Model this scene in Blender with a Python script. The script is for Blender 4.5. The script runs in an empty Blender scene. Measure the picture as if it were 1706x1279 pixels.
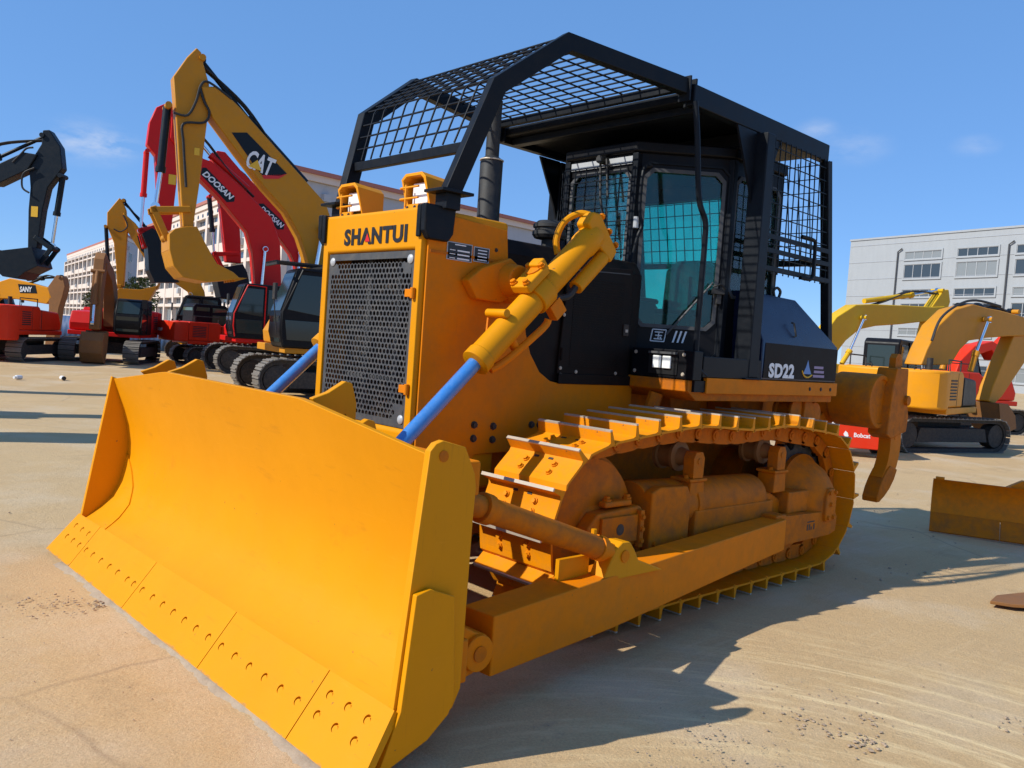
import bpy, bmesh, math, random
from math import sin, cos, pi, radians, sqrt, atan2
from mathutils import Vector, Matrix

random.seed(7)
sc = bpy.context.scene
COL = sc.collection

# ------------------------------------------------------------------ camera, sky, sun, exposure
cam = bpy.data.cameras.new('camera')
cam_o = bpy.data.objects.new('camera', cam)
COL.objects.link(cam_o)
cam.sensor_fit = 'HORIZONTAL'
cam.sensor_width = 36.0
cam.lens = 36.0 * 1401.4 / 1706.0
cam.clip_start = 0.05
cam.clip_end = 3000.0
AZ, PITCH, ROLL = radians(226.556), radians(-2.709), radians(4.059)
fw = Vector((cos(AZ) * cos(PITCH), sin(AZ) * cos(PITCH), sin(PITCH)))
r0 = Vector((sin(AZ), -cos(AZ), 0))
u0 = r0.cross(fw)
rt = cos(ROLL) * r0 + sin(ROLL) * u0
up = -sin(ROLL) * r0 + cos(ROLL) * u0
cam_o.matrix_world = Matrix(((rt.x, up.x, -fw.x, 6.013), (rt.y, up.y, -fw.y, 4.219), (rt.z, up.z, -fw.z, 1.590), (0, 0, 0, 1)))
sc.camera = cam_o

SUN = Vector((1.2, -0.4, 1.0)).normalized()          # towards the sun
SUN_EL = math.asin(SUN.z)
w = bpy.data.worlds.new('World')
sc.world = w
w.use_nodes = True
nt = w.node_tree
nt.nodes.clear()
wo = nt.nodes.new('ShaderNodeOutputWorld')
bg = nt.nodes.new('ShaderNodeBackground')
sky = nt.nodes.new('ShaderNodeTexSky')
sky.sky_type = 'NISHITA'
sky.sun_disc = False
sky.sun_elevation = SUN_EL
sky.sun_rotation = atan2(SUN.x, SUN.y)
sky.air_density = 0.8
sky.dust_density = 0.0
sky.ozone_density = 6.0
sky.altitude = 500
bg.inputs['Strength'].default_value = 0.149
# thin scattered cloud over the whole sky
tc = nt.nodes.new('ShaderNodeTexCoord')
mp = nt.nodes.new('ShaderNodeMapping')
mp.inputs['Scale'].default_value = (1.0, 1.0, 2.6)
mp.inputs['Location'].default_value = (3.1, 0.7, 0.2)
n1 = nt.nodes.new('ShaderNodeTexNoise')
n1.inputs['Scale'].default_value = 2.6
n1.inputs['Detail'].default_value = 7
n1.inputs['Roughness'].default_value = 0.55
cr = nt.nodes.new('ShaderNodeValToRGB')
cr.color_ramp.elements[0].position = 0.60
cr.color_ramp.elements[0].color = (0, 0, 0, 1)
cr.color_ramp.elements[1].position = 0.82
cr.color_ramp.elements[1].color = (0.30, 0.30, 0.30, 1)
mxc = nt.nodes.new('ShaderNodeMix')
mxc.data_type = 'RGBA'
mxc.inputs['B'].default_value = (5.0, 5.3, 6.0, 1)
L = nt.links.new
CLOUDS = [((-0.274, -0.945, 0.176), 0.060, 0.62), ((-0.296, -0.938, 0.178), 0.035, 0.40), ((-0.854, -0.455, 0.253), 0.030, 0.34), ((-0.875, -0.423, 0.235), 0.050, 0.26), ((-0.92, -0.316, 0.233), 0.030, 0.22), ((-0.55, 0.60, 0.58), 0.10, 0.4), ((0.3, 0.80, 0.52), 0.12, 0.4), ((0.75, -0.60, 0.28), 0.08, 0.4)]
L(tc.outputs['Generated'], mp.inputs['Vector'])
L(mp.outputs['Vector'], n1.inputs['Vector'])
L(n1.outputs['Fac'], cr.inputs['Fac'])
# a few small fair-weather puffs, broken up by the same noise
puff = None
for d, rad, amt in CLOUDS:
    vd = nt.nodes.new('ShaderNodeVectorMath'); vd.operation = 'SUBTRACT'; vd.inputs[1].default_value = d
    L(tc.outputs['Generated'], vd.inputs[0])
    sc_ = nt.nodes.new('ShaderNodeVectorMath'); sc_.operation = 'MULTIPLY'; sc_.inputs[1].default_value = (1 / rad, 1 / rad, 2.0 / rad)
    L(vd.outputs[0], sc_.inputs[0])
    ln_ = nt.nodes.new('ShaderNodeVectorMath'); ln_.operation = 'LENGTH'
    L(sc_.outputs[0], ln_.inputs[0])
    mr = nt.nodes.new('ShaderNodeMapRange'); mr.interpolation_type = 'SMOOTHSTEP'
    mr.inputs['From Min'].default_value = 0.0; mr.inputs['From Max'].default_value = 1.0; mr.inputs['To Min'].default_value = amt; mr.inputs['To Max'].default_value = 0.0
    L(ln_.outputs['Value'], mr.inputs['Value'])
    if puff is None: puff = mr.outputs['Result']
    else:
        ad = nt.nodes.new('ShaderNodeMath'); ad.operation = 'ADD'; L(puff, ad.inputs[0]); L(mr.outputs['Result'], ad.inputs[1]); puff = ad.outputs[0]
n2 = nt.nodes.new('ShaderNodeTexNoise'); n2.inputs['Scale'].default_value = 17; n2.inputs['Detail'].default_value = 8; n2.inputs['Roughness'].default_value = 0.6
L(mp.outputs['Vector'], n2.inputs['Vector'])
m2 = nt.nodes.new('ShaderNodeMapRange'); m2.inputs['From Min'].default_value = 0.38; m2.inputs['From Max'].default_value = 0.68
L(n2.outputs['Fac'], m2.inputs['Value'])
pm = nt.nodes.new('ShaderNodeMath'); pm.operation = 'MULTIPLY'; L(puff, pm.inputs[0]); L(m2.outputs['Result'], pm.inputs[1])
pa = nt.nodes.new('ShaderNodeMath'); pa.operation = 'ADD'; pa.use_clamp = True; L(pm.outputs[0], pa.inputs[0]); L(cr.outputs['Color'], pa.inputs[1])
L(pa.outputs[0], mxc.inputs['Factor'])
eve = nt.nodes.new('ShaderNodeMix')                  # evens the sky out to the clear blue of the day
eve.data_type = 'RGBA'
eve.inputs['Factor'].default_value = 0.55
eve.inputs['B'].default_value = (1.1, 2.75, 6.0, 1)
L(sky.outputs['Color'], eve.inputs['A'])
L(eve.outputs['Result'], mxc.inputs['A'])
L(mxc.outputs['Result'], bg.inputs['Color'])
L(bg.outputs['Background'], wo.inputs['Surface'])

sun = bpy.data.lights.new('sun', 'SUN')
sun.energy = 4.9
sun.angle = radians(0.53)
sun.color = (1.0, 0.975, 0.89)
sun_o = bpy.data.objects.new('sun', sun)
COL.objects.link(sun_o)
sun_o.rotation_euler = SUN.to_track_quat('Z', 'Y').to_euler()
sun_o.location = (20, -8, 30)

sc.view_settings.view_transform = 'Standard'
sc.view_settings.look = 'None'
sc.view_settings.exposure = 0.04
sc.view_settings.gamma = 1.0
sc.view_settings.use_curve_mapping = False
sc.render.engine = 'CYCLES'
sc.cycles.max_bounces = 8
sc.cycles.transparent_max_bounces = 12
sc.cycles.use_denoising = True

# ------------------------------------------------------------------ materials
def new_mat(name):
    m = bpy.data.materials.new(name)
    m.use_nodes = True
    nt = m.node_tree
    return m, nt, nt.nodes['Principled BSDF'], nt.nodes.new, nt.links.new

def rgb(c):
    return (c[0], c[1], c[2], 1)

def paint(name, c, rough=0.42, dust=0.25, dustc=(0.45, 0.33, 0.22), var=0.12, scale=3.0, bump=0.04, metal=0.0, coat=0.0, streak=False, spec=0.5, scratch=0.0, wear=0.0):
    """painted or bare metal with faded patches, dust and a slightly uneven film"""
    m, nt, b, N, L = new_mat(name)
    tc = N('ShaderNodeTexCoord')
    src = tc.outputs['Object']
    a = N('ShaderNodeTexNoise'); a.inputs['Scale'].default_value = scale; a.inputs['Detail'].default_value = 6; a.inputs['Roughness'].default_value = 0.6
    L(src, a.inputs['Vector'])
    mp = N('ShaderNodeMapping'); mp.inputs['Scale'].default_value = (9, 9, 1.3) if streak else (5, 5, 5)
    L(src, mp.inputs['Vector'])
    d = N('ShaderNodeTexNoise'); d.inputs['Scale'].default_value = scale; d.inputs['Detail'].default_value = 9; d.inputs['Roughness'].default_value = 0.7
    L(mp.outputs['Vector'], d.inputs['Vector'])
    r = N('ShaderNodeValToRGB'); r.color_ramp.elements[0].position = 0.42; r.color_ramp.elements[1].position = 0.75
    r.color_ramp.elements[1].color = (dust, dust, dust, 1)
    L(d.outputs['Fac'], r.inputs['Fac'])
    hv = N('ShaderNodeHueSaturation'); hv.inputs['Color'].default_value = rgb(c)
    mr = N('ShaderNodeMapRange'); mr.inputs['To Min'].default_value = 1 - var; mr.inputs['To Max'].default_value = 1 + var * 0.7
    L(a.outputs['Fac'], mr.inputs['Value']); L(mr.outputs['Result'], hv.inputs['Value'])
    mx = N('ShaderNodeMix'); mx.data_type = 'RGBA'; mx.inputs['B'].default_value = rgb(dustc)
    L(r.outputs['Color'], mx.inputs['Factor']); L(hv.outputs['Color'], mx.inputs['A'])
    colr = mx.outputs['Result']
    if scratch:
        # fine scuffs in two directions and a few chips down to primer
        for k, (sx_, sy_, sz_) in enumerate(((60, 3, 4), (4, 5, 70))):
            ms = N('ShaderNodeMapping'); ms.inputs['Scale'].default_value = (sx_, sy_, sz_); ms.inputs['Rotation'].default_value = (0.3 * k, 0.5, 0.2 + k)
            L(src, ms.inputs['Vector'])
            ns = N('ShaderNodeTexNoise'); ns.inputs['Scale'].default_value = 1.0; ns.inputs['Detail'].default_value = 5; ns.inputs['Roughness'].default_value = 0.7
            L(ms.outputs['Vector'], ns.inputs['Vector'])
            rs = N('ShaderNodeValToRGB'); rs.color_ramp.elements[0].position = 0.60; rs.color_ramp.elements[1].position = 0.74
            rs.color_ramp.elements[1].color = (scratch * 0.45,) * 3 + (1,)
            L(ns.outputs['Fac'], rs.inputs['Fac'])
            m3 = N('ShaderNodeMix'); m3.data_type = 'RGBA'; m3.inputs['B'].default_value = (c[0] * 0.62, c[1] * 0.55, c[2] + 0.01, 1) if k == 0 else (min(1, c[0] * 1.12), c[1] * 1.2, c[2] + 0.02, 1)
            L(rs.outputs['Color'], m3.inputs['Factor']); L(colr, m3.inputs['A']); colr = m3.outputs['Result']
        nc = N('ShaderNodeTexNoise'); nc.inputs['Scale'].default_value = 34; nc.inputs['Detail'].default_value = 3; L(src, nc.inputs['Vector'])
        rc = N('ShaderNodeValToRGB'); rc.color_ramp.elements[0].position = 0.74; rc.color_ramp.elements[1].position = 0.77; rc.color_ramp.elements[1].color = (scratch, scratch, scratch, 1)
        L(nc.outputs['Fac'], rc.inputs['Fac'])
        m4 = N('ShaderNodeMix'); m4.data_type = 'RGBA'; m4.inputs['B'].default_value = (0.20, 0.10, 0.04, 1)
        L(rc.outputs['Color'], m4.inputs['Factor']); L(colr, m4.inputs['A']); colr = m4.outputs['Result']
    if wear:
        # bare scraped steel and soil along the bottom few centimetres
        sz = N('ShaderNodeSeparateXYZ'); L(src, sz.inputs[0])
        wz = N('ShaderNodeMath'); wz.operation = 'MULTIPLY_ADD'; L(d.outputs['Fac'], wz.inputs[0]); wz.inputs[1].default_value = -0.10; L(sz.outputs[2], wz.inputs[2])
        wr_ = N('ShaderNodeMapRange'); wr_.inputs['From Min'].default_value = wear - 0.092; wr_.inputs['From Max'].default_value = wear - 0.084; wr_.inputs['To Min'].default_value = 0.7; wr_.inputs['To Max'].default_value = 0.0
        L(wz.outputs[0], wr_.inputs['Value'])
        m5 = N('ShaderNodeMix'); m5.data_type = 'RGBA'; m5.inputs['B'].default_value = (0.30, 0.18, 0.08, 1)
        L(wr_.outputs['Result'], m5.inputs['Factor']); L(colr, m5.inputs['A']); colr = m5.outputs['Result']
    L(colr, b.inputs['Base Color'])
    rr = N('ShaderNodeMapRange'); rr.inputs['To Min'].default_value = max(0.05, rough - 0.1); rr.inputs['To Max'].default_value = min(1, rough + 0.22)
    L(d.outputs['Fac'], rr.inputs['Value']); L(rr.outputs['Result'], b.inputs['Roughness'])
    b.inputs['Metallic'].default_value = metal
    b.inputs['Specular IOR Level'].default_value = spec
    b.inputs['Coat Weight'].default_value = coat
    b.inputs['Coat Roughness'].default_value = 0.2
    bp = N('ShaderNodeBump'); bp.inputs['Strength'].default_value = bump; bp.inputs['Distance'].default_value = 0.02
    L(a.outputs['Fac'], bp.inputs['Height']); L(bp.outputs['Normal'], b.inputs['Normal'])
    return m

def glass(name, tint, gloss=0.04, refl=1.0):
    m, nt, b, N, L = new_mat(name)
    nt.nodes.remove(b)
    o = nt.nodes['Material Output']
    t = N('ShaderNodeBsdfTransparent'); t.inputs['Color'].default_value = rgb(tint)
    g = N('ShaderNodeBsdfGlossy'); g.inputs['Roughness'].default_value = gloss; g.inputs['Color'].default_value = (refl, refl, refl, 1)
    f = N('ShaderNodeFresnel'); f.inputs['IOR'].default_value = 1.5
    mx = N('ShaderNodeMixShader')
    L(f.outputs['Fac'], mx.inputs['Fac']); L(t.outputs['BSDF'], mx.inputs[1]); L(g.outputs['BSDF'], mx.inputs[2])
    tc = N('ShaderNodeTexCoord'); n = N('ShaderNodeTexNoise'); n.inputs['Scale'].default_value = 3.5; n.inputs['Detail'].default_value = 6
    L(tc.outputs['Object'], n.inputs['Vector'])
    r = N('ShaderNodeMapRange'); r.inputs['From Min'].default_value = 0.4; r.inputs['From Max'].default_value = 0.75; r.inputs['To Min'].default_value = 0.008; r.inputs['To Max'].default_value = 0.05
    L(n.outputs['Fac'], r.inputs['Value'])
    df = N('ShaderNodeBsdfDiffuse'); df.inputs['Color'].default_value = (0.42, 0.38, 0.32, 1)
    m2 = N('ShaderNodeMixShader'); L(r.outputs['Result'], m2.inputs['Fac']); L(mx.outputs['Shader'], m2.inputs[1]); L(df.outputs['BSDF'], m2.inputs[2]); L(m2.outputs['Shader'], o.inputs['Surface'])
    return m

def plain(name, c, rough=0.5, metal=0.0, spec=0.5):
    m, nt, b, N, L = new_mat(name)
    b.inputs['Base Color'].default_value = rgb(c)
    b.inputs['Roughness'].default_value = rough
    b.inputs['Metallic'].default_value = metal
    b.inputs['Specular IOR Level'].default_value = spec
    return m

MT = {}
MT['yellow'] = paint('fresh_yellow_paint', (0.685, 0.266, 0.001), 0.42, 0.10, (0.50, 0.22, 0.02), 0.12, 1.6, 0.02, spec=0.16, scratch=0.85)
MT['yellow_dusty_shade'] = paint('dusty_shade_yellow_paint', (0.73, 0.200, 0.001), 0.5, 0.42, (0.40, 0.16, 0.03), 0.20, 2.2, 0.06, spec=0.12, scratch=0.6)  # redder copy of the yellow: tone of shade put in the colour, plus dust
MT['frame_yellow'] = paint('grimy_shade_yellow_paint', (0.60, 0.155, 0.001), 0.58, 0.75, (0.20, 0.088, 0.03), 0.28, 2.0, 0.10, spec=0.15, scratch=0.5)  # redder still for parts mostly in shade, shade tone in the base, grime over it
MT['shoe_yellow'] = paint('track_shoe_lit_paint', (0.76, 0.258, 0.001), 0.45, 0.40, (0.40, 0.18, 0.04), 0.18, 3.0, 0.06, spec=0.15, scratch=1.0)  # brighter copy of the dusty yellow: sunlit tone put in the shoe colour
MT['edge_yellow'] = paint('cutting_edge_paint', (0.685, 0.266, 0.001), 0.42, 0.12, (0.50, 0.22, 0.02), 0.12, 1.6, 0.02, spec=0.15, scratch=0.7, wear=0.05)
MT['black'] = paint('black_frame_paint', (0.006, 0.008, 0.012), 0.40, 0.15, (0.05, 0.048, 0.045), 0.2, 2.0, 0.03, spec=0.16)
MT['cab_black'] = paint('cab_black_paint', (0.006, 0.006, 0.008), 0.36, 0.15, (0.045, 0.04, 0.035), 0.2, 2.0, 0.03, spec=0.16)
MT['cover'] = paint('engine_cover_paint', (0.011, 0.008, 0.007), 0.48, 0.25, (0.05, 0.03, 0.02), 0.2, 2.0, 0.03, spec=0.12)
MT['tank'] = paint('sky_tinted_tank_paint', (0.004, 0.010, 0.042), 0.24, 0.06, (0.03, 0.03, 0.04), 0.2, 1.5, 0.02, spec=0.45)  # blue of the reflected sky put into the dark tank colour
MT['grille'] = paint('grey_grille_paint', (0.055, 0.057, 0.062), 0.5, 0.3, (0.2, 0.17, 0.13), 0.2, 3.0, 0.03)
MT['core'] = paint('radiator_core_metal', (0.035, 0.026, 0.02), 0.6, 0.6, (0.16, 0.10, 0.06), 0.4, 5.0, 0.1)
MT['steel'] = paint('worn_bare_steel', (0.56, 0.48, 0.38), 0.38, 0.4, (0.36, 0.26, 0.17), 0.2, 6.0, 0.05, metal=0.25)
MT['chrome'] = plain('chromed_rod', (0.75, 0.78, 0.82), 0.12, 1.0)
MT['rod_blue'] = paint('blue_wrapped_rod', (0.035, 0.20, 0.55), 0.25, 0.25, (0.25, 0.33, 0.45), 0.2, 6.0, 0.25, coat=0.7)
MT['rubber'] = paint('black_rubber', (0.014, 0.014, 0.015), 0.6, 0.35, (0.10, 0.085, 0.07), 0.2, 4.0, 0.04)
MT['dark'] = paint('dark_undercarriage', (0.022, 0.02, 0.018), 0.7, 0.6, (0.13, 0.10, 0.075), 0.3, 4.0, 0.1)
MT['track_grey'] = paint('worn_track_steel', (0.16, 0.145, 0.125), 0.6, 0.6, (0.33, 0.26, 0.19), 0.3, 6.0, 0.1, metal=0.2)
MT['glass_teal'] = glass('teal_cab_glass', (0.42, 0.88, 0.80))
MT['glass_dark'] = glass('smoked_cab_glass', (0.26, 0.34, 0.36))
MT['lens'] = plain('lamp_lens', (0.85, 0.86, 0.83), 0.08)
MT['white'] = paint('white_paint', (0.78, 0.78, 0.76), 0.5, 0.2, (0.5, 0.45, 0.4), 0.08)
MT['letter_white'] = plain('white_lettering', (0.80, 0.80, 0.80), 0.5)
MT['letter_black'] = plain('black_lettering', (0.012, 0.012, 0.013), 0.4)
MT['letter_red'] = plain('red_lettering', (0.62, 0.012, 0.010), 0.4)
MT['letter_purple'] = plain('mauve_print', (0.30, 0.22, 0.36), 0.5)
MT['letter_blue'] = plain('blue_print', (0.12, 0.25, 0.55), 0.5)
MT['letter_yellow'] = plain('yellow_print', (0.80, 0.45, 0.02), 0.5)
MT['red'] = paint('red_machine_paint', (0.62, 0.008, 0.006), 0.38, 0.08, (0.35, 0.10, 0.06), 0.12, 1.5, 0.02, spec=0.25)
MT['orange_red'] = paint('orange_red_machine_paint', (0.72, 0.030, 0.005), 0.38, 0.10, (0.4, 0.16, 0.08), 0.12, 1.5, 0.02, spec=0.25)
MT['cat'] = paint('ochre_machine_paint', (0.57, 0.23, 0.006), 0.42, 0.3, (0.36, 0.20, 0.06), 0.16, 1.2, 0.03, spec=0.25)
MT['lemon'] = paint('lemon_machine_paint', (0.66, 0.39, 0.008), 0.42, 0.2, (0.4, 0.28, 0.08), 0.14, 1.2, 0.03, spec=0.25)
MT['amber'] = paint('amber_machine_paint', (0.76, 0.29, 0.003), 0.42, 0.2, (0.45, 0.22, 0.06), 0.14, 1.2, 0.03, spec=0.25)
MT['rust'] = paint('rusty_brown_paint', (0.27, 0.11, 0.025), 0.65, 0.6, (0.17, 0.09, 0.045), 0.3, 2.0, 0.08)
MT['navy'] = paint('blue_black_machine_paint', (0.004, 0.009, 0.015), 0.40, 0.15, (0.03, 0.03, 0.03), 0.15, 1.5, 0.02, spec=0.25)
MT['pane_dark'] = plain('dark_window_glass', (0.022, 0.035, 0.036), 0.06)
MT['pane_green'] = plain('greenish_window_glass', (0.05, 0.09, 0.05), 0.07)
MT['blue_fence'] = paint('blue_sheet_paint', (0.025, 0.085, 0.23), 0.5, 0.3, (0.2, 0.2, 0.2), 0.15, 0.8)

# ------------------------------------------------------------------ mesh helpers
class MB:
    def __init__(self):
        self.v = []; self.f = []; self.m = []; self.mi = 0
    def add(self, vs, fs):
        o = len(self.v)
        self.v += [tuple(x) for x in vs]
        for f in fs:
            self.f.append([o + i for i in f]); self.m.append(self.mi)
        return self
    def box(self, lo, hi, M=None):
        (a, b, c), (d, e, g) = lo, hi
        vs = [(a, b, c), (d, b, c), (d, e, c), (a, e, c), (a, b, g), (d, b, g), (d, e, g), (a, e, g)]
        if M is not None: vs = [M @ Vector(q) for q in vs]
        return self.add(vs, [(0, 3, 2, 1), (4, 5, 6, 7), (0, 1, 5, 4), (1, 2, 6, 5), (2, 3, 7, 6), (3, 0, 4, 7)])
    def cbox(self, c, s, M=None):
        return self.box((c[0] - s[0] / 2, c[1] - s[1] / 2, c[2] - s[2] / 2), (c[0] + s[0] / 2, c[1] + s[1] / 2, c[2] + s[2] / 2), M)
    def prism(self, poly, lo, hi, ax='y', M=None):
        """polygon extruded along ax; polygon coordinates are the two remaining axes in order"""
        area = sum(poly[i][0] * poly[(i + 1) % len(poly)][1] - poly[(i + 1) % len(poly)][0] * poly[i][1] for i in range(len(poly)))
        if area < 0: poly = list(reversed(poly))
        def P(a, b, t):
            return {'y': (a, t, b), 'x': (t, a, b), 'z': (a, b, t)}[ax]
        n = len(poly)
        vs = [P(a, b, lo) for a, b in poly] + [P(a, b, hi) for a, b in poly]
        if M is not None: vs = [M @ Vector(q) for q in vs]
        if ax == 'y':
            fs = [tuple(range(n)), tuple(range(2 * n - 1, n - 1, -1))] + [(i, n + i, n + (i + 1) % n, (i + 1) % n) for i in range(n)]
        else:
            fs = [tuple(range(n - 1, -1, -1)), tuple(range(n, 2 * n))] + [(i, (i + 1) % n, n + (i + 1) % n, n + i) for i in range(n)]
        return self.add(vs, fs)
    def ring(self, outer, inner, lo, hi, ax='x', M=None):
        """plate with one opening; outer and inner have the same number of points"""
        def P(a, b, t):
            return {'y': (a, t, b), 'x': (t, a, b), 'z': (a, b, t)}[ax]
        n = len(outer)
        vs = [P(a, b, hi) for a, b in outer] + [P(a, b, hi) for a, b in inner] + [P(a, b, lo) for a, b in outer] + [P(a, b, lo) for a, b in inner]
        if M is not None: vs = [M @ Vector(q) for q in vs]
        fs = []
        for i in range(n):
            j = (i + 1) % n
            fs += [(i, j, n + j, n + i), (2 * n + j, 2 * n + i, 3 * n + i, 3 * n + j), (i, 2 * n + i, 2 * n + j, j), (n + i, n + j, 3 * n + j, 3 * n + i)]
        return self.add(vs, fs)
    def cyl(self, p0, p1, r0, r1=None, n=16, cap=True):
        p0, p1 = Vector(p0), Vector(p1)
        r1 = r0 if r1 is None else r1
        d = (p1 - p0).normalized()
        a = d.orthogonal().normalized(); b = d.cross(a)
        vs = [p0 + r0 * (cos(2 * pi * i / n) * a + sin(2 * pi * i / n) * b) for i in range(n)] + [p1 + r1 * (cos(2 * pi * i / n) * a + sin(2 * pi * i / n) * b) for i in range(n)]
        fs = [(i, (i + 1) % n, n + (i + 1) % n, n + i) for i in range(n)]
        if cap: fs += [tuple(range(n - 1, -1, -1)), tuple(range(n, 2 * n))]
        return self.add(vs, fs)
    def lathe(self, prof, o, d, n=24):
        """prof: (radius, height along d)"""
        o = Vector(o); d = Vector(d).normalized(); a = d.orthogonal().normalized(); b = d.cross(a)
        vs = []; fs = []
        for r, h in prof:
            vs += [o + d * h + max(r, 1e-4) * (cos(2 * pi * i / n) * a + sin(2 * pi * i / n) * b) for i in range(n)]
        for k in range(len(prof) - 1):
            fs += [(k * n + i, k * n + (i + 1) % n, (k + 1) * n + (i + 1) % n, (k + 1) * n + i) for i in range(n)]
        fs += [tuple(range(n - 1, -1, -1)), tuple(range((len(prof) - 1) * n, len(prof) * n))]
        return self.add(vs, fs)
    def tube(self, path, r, n=8, sub=0):
        P = [Vector(p) for p in path]
        if sub:
            Q = []
            for i in range(len(P) - 1):
                a = P[max(0, i - 1)]; b = P[i]; c = P[i + 1]; e = P[min(len(P) - 1, i + 2)]
                for k in range(sub):
                    t = k / sub
                    Q.append(0.5 * ((2 * b) + (c - a) * t + (2 * a - 5 * b + 4 * c - e) * t * t + (3 * b - a - 3 * c + e) * t ** 3))
            Q.append(P[-1]); P = Q
        vs = []; fs = []
        t = (P[1] - P[0]).normalized(); a = t.orthogonal().normalized()
        for i, p in enumerate(P):
            if i == 0: t = (P[1] - P[0]).normalized()
            elif i == len(P) - 1: t = (P[-1] - P[-2]).normalized()
            else: t = (P[i + 1] - P[i - 1]).normalized()
            a = (a - t * a.dot(t)).normalized(); b = t.cross(a)
            vs += [p + r * (cos(2 * pi * k / n) * a + sin(2 * pi * k / n) * b) for k in range(n)]
        for i in range(len(P) - 1):
            fs += [(i * n + k, i * n + (k + 1) % n, (i + 1) * n + (k + 1) % n, (i + 1) * n + k) for k in range(n)]
        fs += [tuple(range(n - 1, -1, -1)), tuple(range((len(P) - 1) * n, len(P) * n))]
        return self.add(vs, fs)
    def beam(self, path, side, hw, hh):
        """rectangular section swept along path with mitred joints; side: width axis, hw/hh half sizes"""
        P = [Vector(p) for p in path]; side = Vector(side).normalized(); vs = []; fs = []
        for i, p in enumerate(P):
            if i == 0: t = (P[1] - P[0]).normalized(); k = 1
            elif i == len(P) - 1: t = (P[-1] - P[-2]).normalized(); k = 1
            else:
                t1 = (P[i] - P[i - 1]).normalized(); t2 = (P[i + 1] - P[i]).normalized()
                t = (t1 + t2).normalized(); k = 1 / max(0.4, t.dot(t1))
            s = (side - t * side.dot(t)).normalized(); u = t.cross(s)
            vs += [p + s * hw * a + u * hh * b * k for a, b in ((-1, -1), (1, -1), (1, 1), (-1, 1))]
        for i in range(len(P) - 1):
            fs += [(i * 4 + k, i * 4 + (k + 1) % 4, i * 4 + 4 + (k + 1) % 4, i * 4 + 4 + k) for k in range(4)]
        fs += [(3, 2, 1, 0), tuple(range(len(P) * 4 - 4, len(P) * 4))]
        return self.add(vs, fs)
    def bolt(self, p, d, r=0.016, h=0.014):
        p = Vector(p); d = Vector(d).normalized()
        self.cyl(p, p + d * h * 0.4, r * 1.35, n=8)
        return self.cyl(p + d * h * 0.4, p + d * h, r, n=6)
    def mesh(self, name, mats, smooth=True, angle=32):
        me = bpy.data.meshes.new(name)
        me.from_pydata(self.v, [], self.f)
        for k in (mats if isinstance(mats, (list, tuple)) else [mats]):
            me.materials.append(MT[k] if isinstance(k, str) else k)
        if any(self.m): me.polygons.foreach_set('material_index', self.m)
        bm = bmesh.new(); bm.from_mesh(me); bmesh.ops.recalc_face_normals(bm, faces=bm.faces); bm.to_mesh(me); bm.free()
        if smooth:
            me.polygons.foreach_set('use_smooth', [True] * len(me.polygons))
            me.set_sharp_from_angle(angle=radians(angle))
        return me
    def obj(self, name, mats, parent=None, bevel=0.0, seg=2, smooth=True, label=None):
        o = bpy.data.objects.new(name, self.mesh(name, mats, smooth))
        COL.objects.link(o)
        if parent is not None: o.parent = parent
        if bevel:
            b = o.modifiers.new('bevel', 'BEVEL'); b.width = bevel; b.segments = seg; b.limit_method = 'ANGLE'; b.angle_limit = radians(40)
            b.harden_normals = True
        if label: o['label'] = label
        return o

def empty(name, loc=(0, 0, 0), rz=0.0, parent=None):
    o = bpy.data.objects.new(name, None)
    COL.objects.link(o)
    o.location = loc; o.rotation_euler = (0, 0, rz)
    o.empty_display_size = 0.2
    if parent is not None: o.parent = parent
    return o

def tag(o, label=None, cat=None, group=None, kind=None):
    if label: o['label'] = label
    if cat: o['category'] = cat
    if group: o['group'] = group
    if kind: o['kind'] = kind
    return o

def inst(o, name=None, parent=None, M=None):
    c = o.copy()
    COL.objects.link(c)
    if parent is not None: c.parent = parent
    if M is not None: c.matrix_basis = M
    return c

def lettering(txt, mat, parent, c, xd, yd, width, height, depth=0.004, bold=0.0, shear=0.0, name='lettering', space=1.0):
    """raised flat letters fitted to width x height, centred at c, reading along xd"""
    cu = bpy.data.curves.new(name, 'FONT')
    cu.body = txt; cu.offset = bold; cu.shear = shear; cu.align_x = 'CENTER'; cu.space_character = space; cu.resolution_u = 3; cu.extrude = 0.01
    t = bpy.data.objects.new(name, cu)
    COL.objects.link(t)
    dg = bpy.context.evaluated_depsgraph_get()
    me = bpy.data.meshes.new_from_object(t.evaluated_get(dg))
    bpy.data.objects.remove(t); bpy.data.curves.remove(cu)
    xs = [v.co.x for v in me.vertices]; ys = [v.co.y for v in me.vertices]; zs = [v.co.z for v in me.vertices]
    x0, x1, y0, y1 = min(xs), max(xs), min(ys), max(ys)
    xd = Vector(xd).normalized(); yd = Vector(yd).normalized(); yd = (yd - xd * yd.dot(xd)).normalized(); nd = xd.cross(yd); c = Vector(c)
    for v in me.vertices:
        v.co = c + xd * ((v.co.x - (x0 + x1) / 2) * width / (x1 - x0)) + yd * ((v.co.y - (y0 + y1) / 2) * height / (y1 - y0)) + nd * (depth if v.co.z > 0 else 0.0)
    me.materials.clear(); me.materials.append(MT[mat])
    o = bpy.data.objects.new(name, me)
    COL.objects.link(o)
    if parent is not None: o.parent = parent
    return o

_BOLT = {}
def bolts(pts, d, parent, r=0.016, h=0.014, mat='core', name='bolt'):
    """one object per bolt, sharing one mesh"""
    d = Vector(d).normalized(); key = (tuple(d), r, h, mat, name)
    if key not in _BOLT:
        m = MB(); m.bolt((0, 0, 0), d, r, h); _BOLT[key] = m.mesh(name, mat)
    for p in pts:
        o = bpy.data.objects.new(name, _BOLT[key]); COL.objects.link(o); o.parent = parent; o.location = p

def lerp(a, b, t):
    return Vector(a) * (1 - t) + Vector(b) * t

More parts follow.
